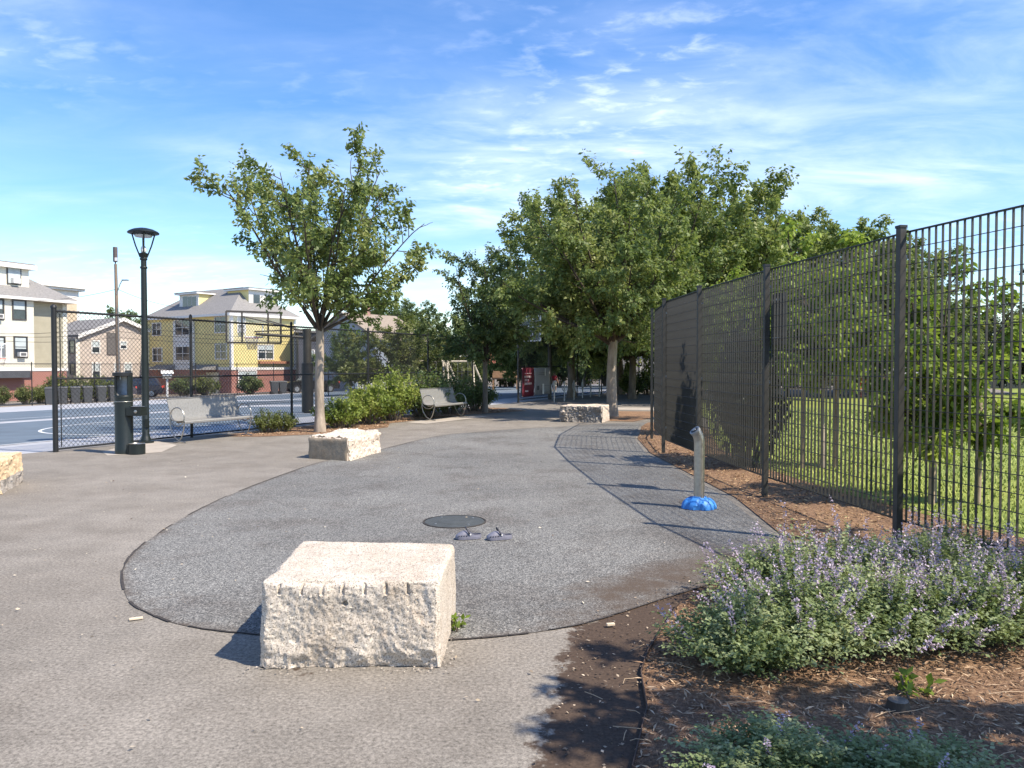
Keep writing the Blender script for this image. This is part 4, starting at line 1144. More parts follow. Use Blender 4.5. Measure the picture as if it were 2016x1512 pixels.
# catmint -----------------------------------------------------------
CATLEAF = leafmat('catmint_leaves', (.11, .155, .055), (.23, .285, .120), (.40, .44, .24), .34)
CATFLOWER = leafmat('catmint_flowers', (.30, .23, .32), (.46, .37, .46), (.66, .57, .63), .2)
CATSTEM = M('catmint_stems', (.13, .15, .08), .3, 20, .7)
def catmint(seed, r, h, nst, flower=.5):
    rng = np.random.default_rng(seed); W = Wood()
    LP, LD, FPp, FDd = [], [], [], []
    for i in range(nst):
        ph = rng.uniform(0, 2 * math.pi); k = rng.random() ** .62
        L = h * rng.uniform(.75, 1.12) * (1 - .12 * k)
        b0 = np.array([r * .35 * k * math.cos(ph), r * .35 * k * math.sin(ph), 0])
        out = np.array([math.cos(ph), math.sin(ph), 0])
        t = np.linspace(0, 1, 8)[:, None]
        rise = L * (1 - .42 * k)
        Q = b0 + out * (r * k * .95) * (t ** 1.25) + np.array([0, 0, 1.0]) * (rise * (t - .28 * k * t ** 3)) + rng.normal(size=3) * .05 * t * h
        if i % 2 == 0: W.limb(Q, .0022, .001, 3)
        fl = rng.random() < flower
        nn = 17
        u = np.linspace(.10, .80 if fl else 1.0, nn); x = u * 6.999; kk = x.astype(int); fr = (x - kk)[:, None]
        pos = Q[kk] * (1 - fr) + Q[kk + 1] * fr; dd = unit(Q[kk + 1] - Q[kk])
        a = rng.uniform(0, 6.28, nn)[:, None]; s1 = np.concatenate([np.cos(a), np.sin(a), np.zeros_like(a)], 1)
        for sg2 in (1, -1):
            LP.append(pos + rng.normal(size=pos.shape) * .006); LD.append(unit(s1 * sg2 + dd * .5 + rng.normal(size=pos.shape) * .35))
        # leafy side shoots
        for sub in range(3):
            c = Q[rng.integers(2, 6)] + rng.normal(size=3) * .012; dsub = unit(out * .5 + rng.normal(size=3) * .6 + np.array([0, 0, .7]))
            m = 7; uu = np.linspace(0, .085, m)[:, None]; ps = c + dsub * uu
            LP.append(ps + rng.normal(size=ps.shape) * .007); LD.append(unit(rng.normal(size=ps.shape) + dsub * .4))
        if fl:
            m = 22; u = np.linspace(.74, 1.0, m); x = u * 6.999; kk = x.astype(int); fr = (x - kk)[:, None]
            base = Q[kk] * (1 - fr) + Q[kk + 1] * fr + np.array([out[0] * .25, out[1] * .25, 1.0]) * (np.clip(np.linspace(-.6, 1, m), 0, 1) * rng.uniform(.05, .15))[:, None]
            for q in range(3):
                o = rvec(m, rng); FPp.append(base + o * .006); FDd.append(unit(o + np.array([0, 0, .3])))
    pos = np.concatenate(LP); ax = np.concatenate(LD); n = len(pos); pos[:, 2] = np.maximum(pos[:, 2], .012)
    V, Fc = cards(pos, ax, unit(rvec(n, rng) * .5 + np.array([0, 0, 1.])), .023 * rng.uniform(.6, 1.35, n), .68, .10)
    tint = np.clip(.45 + fbm(pos, seed, 5.0, 2) * 1.3 + rng.normal(0, .16, n), 0, 1)
    out = [W.mesh('stems'), mesh_np('leaves', V, Fc, {'tint': np.repeat(tint, 4)})]
    if FPp:
        p = np.concatenate(FPp); a = np.concatenate(FDd); m = len(p)
        V, Fc = cards(p, a, rvec(m, rng), .014 * rng.uniform(.7, 1.3, m), .75, .15)
        out.append(mesh_np('flowers', V, Fc, {'tint': np.repeat(np.clip(.5 + rng.normal(0, .25, m), 0, 1), 4)}))
    return out
CM = [catmint(101, .47, .46, 320, .12), catmint(102, .40, .43, 300, .04), catmint(103, .49, .47, 320, .20)]
def put_cat(v, x, y, rz, sc, label):
    t = thing('catmint_plant', label, 'flowering plant', (x, y, .012), 'catmint clumps in the mulch bed')
    for nm, me_, mt in zip(('stem', 'leaves', 'flowers'), CM[v], (CATSTEM, CATLEAF, CATFLOWER)):
        if not me_.materials: me_.materials.append(mt); me_.materials.append(mt)
        o = link(bpy.data.objects.new(nm, me_)); o.parent = t; o['kind'] = 'stuff'
    t.rotation_euler = (0, 0, R(rz)); t.scale = sc if hasattr(sc, '__len__') else (sc,) * 3
put_cat(1, 1.20, 3.90, 10, (.92, .92, .95), 'low bright green catmint clump nearest the dark soil')
put_cat(0, 1.62, 4.18, 80, 1.0, 'catmint clump in front, second from the left')
put_cat(2, 2.10, 4.30, 150, .98, 'catmint clump in the middle of the front row')
put_cat(0, 2.56, 4.32, 230, .96, 'catmint clump in the front row near the right edge')
put_cat(2, 1.78, 4.85, 20, (1.0, 1.0, 1.06), 'tall lilac catmint clump at the back left, by the rubber')
put_cat(2, 2.22, 5.05, 300, 1.02, 'tall lilac catmint clump at the back, below the right fence post')
put_cat(0, 2.82, 5.1, 120, 1.0, 'shaded catmint clump at the back near the fence bars')
put_cat(0, 3.05, 4.55, 10, 1.0, 'catmint clump cut by the right edge of the view')
put_cat(0, 3.22, 5.62, 250, .9, 'dark shaded catmint clump right against the fence')
put_cat(1, .98, 2.80, 200, (.8, .8, .50), 'shaded catmint clump at the bottom edge, left')
put_cat(1, 1.46, 2.66, 60, (.9, .9, .48), 'shaded catmint clump at the bottom edge, right')
weed = shrub_mesh(81, .10, .10, .10, 10, .055, 6, .0)
plant_shrub('small green weed alone on the sunny mulch', weed, gnd(1795, 1372), GREEN_C, 0, 1.0, 'weeds')
plant_shrub('tiny weed at the right foot of the nearest granite block', weed, Vector((-.325, 4.45, .004)), GREEN_C, 50, .7, 'weeds')

g = gnd(1768, 1402); stp = thing('tree_stump', 'small dark cut stump on the mulch at the lower right', 'stump', (g.x, g.y, .01))
b = MB(); b.lathe([(.062, -.02), (.050, .015), (.045, .035), (.044, .045)], 14, (g.x, g.y, .01)); b.build('trunk', bark_dark, stp, smooth=40)
b = MB(); b.lathe([(.043, .0455), (.03, .05), (.002, .046)], 14, (g.x, g.y, .01)); b.build('cut_face', bark, stp)
# loose stuff ------------------------------------------------------
def scatter(poly, n, rng, dens=None):
    xs = [p[0] for p in poly]; ys = [p[1] for p in poly]; out = []
    tot = 0
    while tot < n:
        k = n * 3
        x = rng.uniform(min(xs), max(xs), k); y = rng.uniform(min(ys), max(ys), k)
        m = inpoly(poly, x, y)
        if dens is not None: m &= rng.random(k) < dens(x, y)
        out.append(np.stack([x[m], y[m]], 1)); tot += m.sum()
    return np.concatenate(out)[:n]
def chips(name, pts, z, length, wr, mat, rng, tilt=.35, label=None, hfun=None):
    n = len(pts); a = rng.uniform(0, 6.28, n)
    ax = np.stack([np.cos(a), np.sin(a), rng.normal(0, tilt, n)], 1)
    pos = np.concatenate([pts, np.full((n, 1), z) + np.abs(rng.normal(0, .006, (n, 1)))], 1)
    V, Fc = cards(pos, ax, unit(rng.normal(size=(n, 3)) * .35 + np.array([0, 0, 1.])), length * rng.uniform(.4, 1.5, n), wr, .08)
    V[:, 2] = np.maximum(V[:, 2], z - .004)
    me = mesh_np(name, V, Fc, {'tint': np.repeat(np.clip(rng.normal(.5, .25, n), 0, 1), 4)})
    o = finish(name, me, mat, None, True, False)
    return setp(o, label, name.split('_')[-1], None, 'stuff')
def tintmat(name, a, b_, c, rough=.9):
    m, t, b = nodes(name)
    at_ = add(t, 'ShaderNodeAttribute', attribute_name='tint'); r = ramp(t, [(0, a), (.5, b_), (1, c)]); t.links.new(at_.outputs['Fac'], r.inputs[0])
    t.links.new(r.outputs[0], b.inputs['Base Color']); b.inputs['Roughness'].default_value = rough
    return m
CHIP = tintmat('bark_chips', (.09, .05, .028), (.29, .18, .105), (.60, .45, .29))
nearbed = [(p.x, p.y) for p in bedpts[:10]] + [(2.42, 6.6), (3.2, 6.6), (4.6, 4.6), (4.2, 2.2)]
chips('mulch_chips', scatter(nearbed, 22000, RNG), .016, .042, .17, CHIP, RNG, .3, 'loose bark chips covering the planting bed by the fence')
midbed = [(2.45, 6.6), (2.62, 8.9), (2.5, 11.3), (2.45, 13.4), (2.65, 16), (3.3, 19), (4.6, 18), (3.9, 14), (3.85, 11.3), (4.1, 9), (4.6, 6.6)]
chips('mulch_chips', scatter(midbed, 9000, RNG), .016, .05, .26, tintmat('dry_leaf_litter', (.09, .05, .025), (.27, .16, .085), (.50, .36, .20)), RNG, .3, 'dry leaf and bark litter under the bar fence')
chips('soil_crumbs', scatter([(p.x, p.y) for p in soil_poly], 5200, RNG), .006, .016, .6, tintmat('soil_crumbs', (.04, .025, .016), (.12, .08, .05), (.55, .45, .33)), RNG, .3, 'soil crumbs and pale chips spilled over the paving edge')
bed2 = [(v.x, v.y) for v in (sp(s, p) for s, p in [(3.6, -.4), (3.8, -1.1), (5.0, -2.1), (7.0, -2.2), (8.1, -1.5), (12.0, -1.7), (14.6, -2.5), (15.6, -.4)])]
chips('mulch_chips', scatter(bed2, 4000, RNG), .010, .05, .4, CHIP, RNG, .3, 'orange brown bark chips under the shrubs')
plz = [(-9, 3), (-2, 2.2), (.4, 2.2), (2.2, 6), (2.2, 20), (-3, 21), (-5.5, 14.5)]
chips('leaf_litter', scatter(plz, 900, RNG), .011, .022, .5, tintmat('pale_litter', (.10, .07, .05), (.38, .31, .22), (.66, .60, .48)), RNG, .12, 'scattered bits of dry leaf and twig on the paving')
gp = []
for k in range(260):
    i = RNG.integers(0, 4); a, c = np.array(blk[i]), np.array(blk[(i + 1) % 4]); q = a + (c - a) * RNG.random(); o_ = q - np.array([-.83, 4.3]); gp.append(q + o_ / np.linalg.norm(o_) * abs(RNG.normal(.02, .035)))
chips('stone_grit', np.array(gp), .008, .011, .8, tintmat('stone_grit', (.12, .10, .08), (.34, .29, .24), (.62, .56, .48)), RNG, .25, 'stone grit and dirt along the foot of the nearest block')
tw = MB()
for i in range(60):
    p = Vector((RNG.uniform(.4, 2.9), RNG.uniform(2.6, 4.2), .022)); a = RNG.uniform(0, 6.28); L = RNG.uniform(.05, .20); q = Vector((math.cos(a), math.sin(a), 0))
    tw.tube([p, p + q * L * .5 + Vector((RNG.normal(0, .012), RNG.normal(0, .012), .008)), p + q * L + Vector((0, 0, RNG.uniform(-.004, .01)))], .0018, 4)
setp(tw.build('dry_twigs', M('dry_twig', (.42, .31, .20), .2, 10, .9)), 'thin dry twigs lying on the mulch', 'twigs', None, 'stuff')
b = MB(); b.box((-2.28, 4.62, .012), (.075, .022, .012), R(25)); st_ = b.build('wood_scrap', M('pale_wood_scrap', (.62, .52, .38), .15, 20, .8), None, bevel=.003); setp(st_, 'pale wood scrap on the asphalt left of the nearest block', 'wood scrap')
b = MB(); g = gnd(1202, 1235); b.box((g.x, g.y, .018), (.05, .022, .016), R(15)); setp(b.build('wood_scrap', MATS['pale_wood_scrap'], None, bevel=.004), 'pale chip on the dark soil right of the nearest block', 'wood scrap')
# grass blades
GR = tintmat('grass_blades', (.12, .17, .03), (.26, .32, .06), (.44, .44, .12), .7)
lawn_near = [(4.4, 7.2), (3.95, 9.2), (3.75, 11.4), (3.8, 14), (4.4, 17), (6.5, 26), (24, 26), (16, 12), (7.5, 4.0), (5.1, 5)]
pts = scatter(lawn_near, 60000, RNG, lambda x, y: np.clip(9.0 / np.maximum(y, 4), 0, 1) ** 1.2)
n = len(pts); a = RNG.uniform(0, 6.28, n)
pos = np.concatenate([pts, np.full((n, 1), .012)], 1)
ax = unit(np.stack([np.cos(a) * .55, np.sin(a) * .55, np.ones(n)], 1)); sd = np.stack([-np.sin(a), np.cos(a), np.zeros(n)], 1)
hh = RNG.uniform(.022, .055, n)[:, None] * (1 + pts[:, 1:2] / 60); ww = .004 + pts[:, 1:2] * .0006
V = np.stack([pos - sd * ww, pos + sd * ww, pos + ax * hh], 1).reshape(-1, 3)
me = mesh_np('grass', V, np.arange(len(V)).reshape(-1, 3), {'tint': np.repeat(np.clip(RNG.normal(.5, .22, n), 0, 1), 3)})
setp(finish('grass', me, GR, None, True, False), 'short sunny grass of the lawn behind the bar fence', 'grass', None, 'stuff')
# ================================================================== HOUSES
class Fac:
    """a vertical wall plane; pixel rays meet it, so openings sit at real places on the wall"""
    def __init__(s, ox, oy, dx, dy):
        L = math.hypot(dx, dy); s.o = Vector((ox, oy, 0)); s.d = Vector((dx / L, dy / L, 0)); s.n = Vector((dy / L, -dx / L, 0))
    def uz(s, px, py):
        r = Vector(ray(px, py)); t = (s.o - Vector((0, 0, 0))).dot(s.n) / r.dot(s.n)
        p = r * t + Vector((0, 0, CAM_H)); return (p - s.o).dot(s.d), p.z
    def P(s, u, z, off=0.0): return s.o + s.d * u + s.n * off + Vector((0, 0, z))
    def shift(s, off):
        f = Fac(0, 0, 1, 0); f.o, f.d, f.n = s.o + s.n * off, s.d, s.n; return f
    def slab(s, mb, u0, u1, z0, z1, f0, f1):
        mb.hexa([s.P(u0, z0, f1), s.P(u1, z0, f1), s.P(u1, z0, f0), s.P(u0, z0, f0)], [s.P(u0, z1, f1), s.P(u1, z1, f1), s.P(u1, z1, f0), s.P(u0, z1, f0)])
    def rect(s, x0, y0, x1, y1):
        """pixel box -> wall rectangle, measured at its middle row"""
        u0, _ = s.uz(x0, (y0 + y1) / 2); u1, _ = s.uz(x1, (y0 + y1) / 2)
        _, z1 = s.uz((x0 + x1) / 2, y0); _, z0 = s.uz((x0 + x1) / 2, y1)
        return min(u0, u1), max(u0, u1), z0, z1
trim_white = M('white_trim', (.74, .72, .68), .06, 2, .6)
trim_dark = M('dark_window_frame', (.07, .065, .06), .2, 5, .5)
ac_mat = M('window_unit_plastic', (.66, .65, .62), .08, 5, .5)
grille = M('dark_grille', (.12, .12, .12), .2, 9, .7)
def window(fac, parent, box, frame=None, panes=2, ac=False, blind=.45, sill=True):
    u0, u1, z0, z1 = fac.rect(*box); fr = frame or trim_white; t = .09
    b = MB()
    for a in ((u0 - t, u1 + t, z1, z1 + t), (u0 - t, u1 + t, z0 - t, z0), (u0 - t, u0, z0, z1), (u1, u1 + t, z0, z1)): fac.slab(b, *a, -.02, .07)
    w = b.build('window', fr, parent)
    wd = (u1 - u0) / panes
    for k in range(panes):
        a0, a1 = u0 + wd * k + (.03 if k else 0), u0 + wd * (k + 1) - (.03 if k < panes - 1 else 0)
        b = MB(); fac.slab(b, a0, a1, z0, z1, 0, .022); b.build('pane', dark_glass, w)
        if blind:
            b = MB(); fac.slab(b, a0 + .05, a1 - .05, z1 - (z1 - z0) * blind, z1 - .05, .024, .030); b.build('blind', pale_blind, w)
        b = MB(); fac.slab(b, a0, a1, (z0 + z1) / 2 - .025, (z0 + z1) / 2 + .025, .022, .05); b.build('sash', fr, w)
        if k < panes - 1:
            b = MB(); fac.slab(b, a1, a1 + .06, z0, z1, .0, .055); b.build('mullion', fr, w)
    if ac:
        m = (u0 + u1) / 2; h = .36; wv = min(.62, (u1 - u0) * .8)
        b = MB(); fac.slab(b, m - wv / 2, m + wv / 2, z0, z0 + h, .03, .38); a = b.build('air_conditioner', ac_mat, w)
        b = MB(); fac.slab(b, m - wv * .36, m + wv * .36, z0 + .07, z0 + h - .06, .38, .39); b.build('grille', grille, w)
def wallbox(fac, u0, u1, z0, z1, depth, name, mat, parent):
    b = MB(); fac.slab(b, u0, u1, z0, z1, -depth, 0); return b.build(name, mat, parent)
roof_grey = M('grey_shingles', (.225, .215, .205), .2, 7, .9, 0, .5, 12)
roof_brown = M('tan_shingles', (.27, .22, .17), .2, 7, .9, 0, .5, 12)
brick_red = brick('red_brick', (.26, .075, .055), (.33, .11, .08), (.36, .30, .26))
cream = siding('cream_clapboard', (.80, .76, .63)); olive = siding('tan_clapboard', (.46, .42, .31)); yellow = siding('yellow_clapboard', (.80, .68, .30)); peach = siding('peach_clapboard', (.62, .53, .45))
darkgrey = siding('slate_clapboard', (.13, .135, .155)); bluegrey = siding('pale_blue_clapboard', (.34, .38, .43)); tanwall = siding('buff_clapboard', (.68, .54, .38))
def hip(parent, C, zE, rise, inset, over, mat, name='roof'):
    """hip roof over a rectangle C (4 points ccw from above); ridge along the longer side"""
    c = [Vector(p) for p in C]; ctr = sum(c, Vector()) / 4
    e = []
    for i in range(4):
        a = (c[i] - c[i - 1]).normalized(); q = (c[i] - c[(i + 1) % 4]).normalized(); e.append(c[i] + (a + q) * over)
    for p in e: p.z = zE
    L0 = (c[1] - c[0]).length; L1 = (c[2] - c[1]).length
    if L0 >= L1: m0, m1 = (e[0] + e[3]) / 2, (e[1] + e[2]) / 2; order = 0
    else: m0, m1 = (e[0] + e[1]) / 2, (e[2] + e[3]) / 2; order = 1
    d = (m1 - m0).normalized(); r0, r1 = m0 + d * inset, m1 - d * inset; r0.z = r1.z = zE + rise
    b = MB()
    v = e + [r0, r1] + [p - Vector((0, 0, .22)) for p in e]
    f = [(0, 1, 5, 4), (1, 2, 5), (2, 3, 4, 5), (3, 0, 4)] if order == 0 else [(0, 1, 4), (1, 2, 5, 4), (2, 3, 5), (3, 0, 4, 5)]
    f += [(0, 6, 7, 1), (1, 7, 8, 2), (2, 8, 9, 3), (3, 9, 6, 0), (9, 8, 7, 6)]
    b._add(v, f); b.mi = [0, 0, 0, 0, 1, 1, 1, 1, 1]
    return b.build(name, [mat, trim_white], parent), r0, r1

# --- yellow house --------------------------------------------------
ER = (.57, .82); ELv = (-.82, .57)
cx0, cy0 = -26.3, 72.0
fr_ = Fac(cx0, cy0, *ER)                       # sunny wall, runs right
fl_ = Fac(cx0 + ELv[0] * 14.2, cy0 + ELv[1] * 14.2, -ELv[0], -ELv[1])   # shaded wall, runs from the far left corner to the near corner
gz = hgt(cx0, cy0) - .25
hy = thing('yellow_house', 'three storey yellow house with brick ground floor and dormers', 'house', (cx0, cy0, gz))
WR, WL = 7.5, 14.2
_, zE = fr_.uz(458, 618); _, zB = fr_.uz(458, 726)
def c2(u, v): return Vector((cx0, cy0, 0)) + fr_.d * u - fr_.n * v
corn = [c2(0, 0), c2(WR, 0), c2(WR, WL), c2(0, WL)]
b = MB(); b.hexa([p + Vector((0, 0, zB)) for p in corn], [p + Vector((0, 0, zE)) for p in corn]); b.build('wall', yellow, hy)
b = MB(); b.hexa([p + Vector((0, 0, gz - .3)) for p in corn], [p + Vector((0, 0, zB)) for p in corn]); b.build('brick_wall', brick_red, hy)
b = MB(); fr_.slab(b, -.06, WR + .05, zB - .12, zB + .16, -.3, .06); fl_.slab(b, -.1, WL + .06, zB - .12, zB + .16, -.3, .06); b.build('band', trim_white, hy)
for f__, a0, a1, o1 in ((fr_, -.05, .22, .05), (fl_, WL - .22, WL + .055, .045), (fr_, WR - .2, WR + .04, .05)):
    b = MB(); f__.slab(b, a0, a1, zB + .16, zE - .2, -.2, o1); b.build('corner_board', trim_white, hy)
rise = fr_.P(0, 0).z + 2.95
rf, ra, rb_ = hip(hy, corn, zE + .05, rise, 3.75, .45, roof_grey)
for bx, kw in [((301, 637, 317, 660), {}), ((346, 631, 373, 659), {}), ((424, 624, 445, 654), {}), ((302, 686, 319, 711), {}), ((347, 683, 374, 709), {}), ((425, 678, 446, 706), {})]:
    window(fl_, hy, bx, trim_white, 2, False, .0)
window(fr_, hy, (468, 625, 481, 653), trim_white, 1, True, .5)
window(fr_, hy, (508, 680, 537, 706), trim_white, 2, False, .35)
window(fr_, hy, (470, 731, 504, 762), trim_white, 2, False, .3)
u0, u1, z0, z1 = fl_.rect(341, 630, 384, 726); b = MB(); fl_.slab(b, u0, u1, z0, z1, -.05, .015); b.build('bay_panel', trim_white, hy)
u0, u1, z0, z1 = fl_.rect(379, 632, 384, 722); b = MB(); fl_.slab(b, u0, u1, z0, z1, .05, .22); b.build('downpipe', trim_white, hy)
u0, u1, z0, z1 = fr_.rect(508, 711, 566, 716); b = MB(); fr_.slab(b, u0, min(u1, WR), z0, z1, .0, .35); b.build('flower_box', M('terracotta', (.35, .16, .09), .2, 6, .8), hy)
for bx in ((308, 718, 345, 728), (385, 718, 430, 728)):
    u0, u1, z0, z1 = fl_.rect(*bx); b = MB(); b.prism([fl_.P(u0, z0, 0), fl_.P(u0, z1, 0), fl_.P(u0, z0, 1.1)], [fl_.P(u1, z0, 0), fl_.P(u1, z1, 0), fl_.P(u1, z0, 1.1)]); b.build('porch_roof', roof_grey, hy)
u0, u1, z0, z1 = fl_.rect(408, 733, 432, 778); b = MB(); fl_.slab(b, u0, u1, z0, z1, -.1, .12); d_ = b.build('door', M('cream_door', (.62, .56, .40), .1, 3, .6), hy)
def dormer(fac, box, back, wall, wins, side_mat):
    f = fac.shift(-1.15); u0, u1, z0, z1 = f.rect(*box)
    b = MB(); f.slab(b, u0, u1, z0 - 1.2, z1, -back, 0); d = b.build('dormer', side_mat, hy)
    b = MB(); f.slab(b, u0 - .01, u1 + .01, z0 - .1, z1 - .02, -.03, .02); b.build('dormer_front', wall, d)
    b = MB(); f.slab(b, u0 - .3, u1 + .3, z1, z1 + .16, -back - .2, .4); b.build('dormer_roof', trim_white, d)
    b = MB(); f.slab(b, u0 - .33, u1 + .33, z1 + .163, z1 + .22, -back - .2, .43); b.build('dormer_flashing', roof_grey, d)
    return f, d
f, d = dormer(fr_, (490, 573, 546, 612), 3.4, trim_white, [], M('yellow_paint', (.80, .68, .30), .06, 3, .6))
for bx, ac in (((498, 580, 511, 602), False), ((522, 582, 535, 602), True)):
    u0, u1, z0, z1 = f.rect(*bx)
    b = MB(); f.slab(b, u0 - .07, u1 + .07, z0 - .07, z1 + .07, .0, .05); b.build('window_frame', trim_white, d)
    b = MB(); f.slab(b, u0, u1, z0, z1, .05, .065); b.build('pane', dark_glass, d)
    if ac: b = MB(); f.slab(b, u0, u1, z0, z0 + .36, .065, .4); b.build('air_conditioner', ac_mat, d)
f, d = dormer(fl_, (354, 580, 391, 611), 3.4, trim_white, [], MATS['yellow_paint'])
for k in range(3):
    u0, u1, z0, z1 = f.rect(361 + 9 * k, 584, 369 + 9 * k, 607)
    b = MB(); f.slab(b, u0 - .05, u1 + .05, z0 - .06, z1 + .06, 0, .05); b.build('window_frame', trim_white, d)
    b = MB(); f.slab(b, u0, u1, z0, z1, .05, .065); b.build('pane', dark_glass, d)
# --- cream house at the left ---------------------------------------
fa = Fac(-41.3, 62.0, .4, .9165); fc_ = fa.shift(.55)
hgz = hgt(-41, 64) - .3
ha = thing('cream_house', 'cream and tan clapboard house on a red brick base, left edge', 'house', (-41.3, 62, hgz))
_, zE = fa.uz(110, 594); _, zB = fa.uz(100, 727)
uc, _ = fc_.uz(67, 650); ue, _ = fa.uz(131, 650)
wallbox(fc_, -7, uc, zB, zE - .1, 2.0, 'wall', cream, ha); wallbox(fa, -7, ue, zB + .01, zE - .1, 9, 'side_wall', olive, ha)
wallbox(fa, -7, ue - .05, hgz - .3, zB, 8.9, 'brick_wall', brick_red, ha); 
b = MB(); fc_.slab(b, -7, uc + .03, zB - .14, zB + .12, -2, .05); fa.slab(b, uc + .03, ue + .05, zB - .14, zB + .12, -.3, .05); b.build('band', trim_white, ha)
b = MB(); fa.slab(b, ue - .38, ue + .03, zB + .13, zE - .15, -.3, .05); b.build('corner_board', M('cream_trim', (.72, .68, .56), .06, 2, .6), ha)
cr = [fa.P(-7, 0, .55), fa.P(ue, 0, .55), fa.P(ue, 0, -9), fa.P(-7, 0, -9)]
hip(ha, cr, zE + .1, 3.4, 4.6, .45, roof_grey)
fw = Fac(0, 0, 1, 0); fw.o, fw.d, fw.n = fc_.o, fc_.d, fc_.n
window(fc_, ha, (25.5, 592, 49.5, 628), trim_dark, 1, False, .5); window(fc_, ha, (-18, 590, 5.5, 627), trim_dark, 1, True, .5)
window(fc_, ha, (28.5, 664, 52, 702), trim_dark, 1, True, .6); window(fc_, ha, (-16, 664, 8, 700), trim_dark, 1, False, .6)
fd = fa.shift(-.5); u0, u1, z0, z1 = fd.rect(-40, 526, 57, 568)
b = MB(); fd.slab(b, u0, u1, z0 - 1, z1, -4, 0); dd = b.build('dormer', M('cream_paint', (.80, .76, .63), .06, 2, .6), ha)
b = MB(); fd.slab(b, u0 - .3, u1 + .4, z1, z1 + .36, -4.2, .45); b.build('dormer_roof', trim_white, dd)
b = MB(); fd.slab(b, u0 - .3, u1 + .3, z1 + .363, z1 + .48, -4.2, .35); b.build('dormer_flashing', roof_grey, dd)
u0, u1, z0, z1 = fd.rect(15, 527, 39, 558)
b = MB(); fd.slab(b, u0 - .1, u1 + .1, z0 - .1, z1 + .1, 0, .06); b.build('window_frame', trim_dark, dd)
b = MB(); fd.slab(b, u0, u1, z0, z1, .06, .075); b.build('pane', pale_blind, dd)
b = MB(); fd.slab(b, u0 + .2, u1 - .2, z0, z0 + .4, .075, .45); b.build('air_conditioner', ac_mat, dd)
u0, u1, z0, z1 = fc_.rect(-20, 730, 55, 744); b = MB(); fc_.slab(b, u0, u1, z0, z1, -.6, .3); b.build('awning', M('dark_awning', (.07, .075, .085), .2, 4, .8), ha)
# --- peach gabled house --------------------------------------------
fg = Fac(*( (150 - 1008) / F_PX * 74, 74.0), .57, .82); fgz = hgt(-42, 74) - .3
hp_ = thing('peach_house', 'peach gabled house behind the utility pole', 'house', (fg.o.x, fg.o.y, fgz))
pl = [fg.uz(x, y) for x, y in ((150, 664), (240, 630), (293, 654))]
uR = pl[2][0]; prof_ = [(0, fgz - .3), (uR, fgz - .3), (uR, pl[2][1]), (pl[1][0], pl[1][1]), (0, pl[0][1])]
D_ = 9.0
b = MB(); b.prism([fg.P(u, z, 0) for u, z in prof_], [fg.P(u, z, -D_) for u, z in prof_]); b.build('wall', peach, hp_)
b = MB()
for (ua, za), (ub, zb) in ((pl[0], pl[1]), (pl[1], pl[2])):
    sl = (zb - za) / (ub - ua); ua2, za2 = (ua - .45, za - .45 * sl) if ua == 0 else (ua, za); ub2, zb2 = (ub + .45, zb + .45 * sl) if ub == uR else (ub, zb)
    b.prism([fg.P(ua2, za2 + .03, .35), fg.P(ub2, zb2 + .03, .35), fg.P(ub2, zb2 + .25, .35), fg.P(ua2, za2 + .25, .35)], [fg.P(ua2, za2 + .03, -D_ - .3), fg.P(ub2, zb2 + .03, -D_ - .3), fg.P(ub2, zb2 + .25, -D_ - .3), fg.P(ua2, za2 + .25, -D_ - .3)])
rf2 = b.build('roof', roof_grey, hp_)
b = MB()
for (ua, za), (ub, zb) in ((pl[0], pl[1]), (pl[1], pl[2])):
    b.prism([fg.P(ua, za - .12, .36), fg.P(ub, zb - .12, .36), fg.P(ub, zb + .26, .36), fg.P(ua, za + .26, .36)], [fg.P(ua, za - .12, .42), fg.P(ub, zb - .12, .42), fg.P(ub, zb + .26, .42), fg.P(ua, za + .26, .42)])
b.build('bargeboard', trim_white, rf2)
for a0, a1, zz in ((-.02, .35, pl[0][1]), (uR - .35, uR + .02, pl[2][1])):
    b = MB(); fg.slab(b, a0, a1, fgz, zz - .1, -.05, .05); b.build('corner_board', M('cream_trim', (.72, .68, .56)), hp_)
for bx in ((181, 672, 195, 694), (237, 673, 248, 686), (182, 716, 196, 745), (226, 716, 233, 742), (245, 716, 258, 741)): window(fg, hp_, bx, trim_white, 1, False, .5)
u0, u1, z0, z1 = fg.rect(210, 655, 231, 698); b = MB(); fg.slab(b, u0, u1, z0, z1, -.1, .10); b.build('shaft_cladding', M('dark_cladding', (.12, .11, .105), .15, 4, .8), hp_)
# side wall window strip in shade
fs_ = Fac(fg.o.x + ELv[0] * 9, fg.o.y + ELv[1] * 9, -ELv[0], -ELv[1])
for bx in ((138, 671, 147, 694), (139, 716, 147, 736)): window(fs_, hp_, bx, trim_dark, 1, False, 0)
# --- slate house, pale blue house, tall buff house -----------------
fsl = Fac((588 - 1008) / F_PX * 76, 76.0, .95, .31); sz = hgt(-21, 76) - .3
hs = thing('slate_house', 'dark slate grey house seen past the near trunk', 'house', (fsl.o.x, fsl.o.y, sz))
u1 = fsl.uz(648, 700)[0]; zt = fsl.uz(610, 655)[1]
wallbox(fsl, 0, u1, sz - .3, zt, 9, 'wall', darkgrey, hs)
b = MB(); fsl.slab(b, -.3, u1 + .3, zt, zt + .2, -9.2, .4); b.build('roof', roof_grey, hs)
b = MB(); fsl.slab(b, u1 + .02, u1 + 4.2, sz, zt - 2.4, -5, -.6); b.build('porch', trim_white, hs)
window(fsl, hs, (604, 690, 618, 715), trim_white, 1, False, .4)
for k in range(6):
    b = MB(); fsl.slab(b, u1 + 2.2, u1 + 4.0, sz + .17 * k, sz + .17 * (k + 1), -1.0 + .0, 1.3 - .3 * k); b.build('step', concrete, hs)
fe = Fac((738 - 1008) / F_PX * 66, 66.0, .57, .82); ez = hgt(-12, 66) - .3
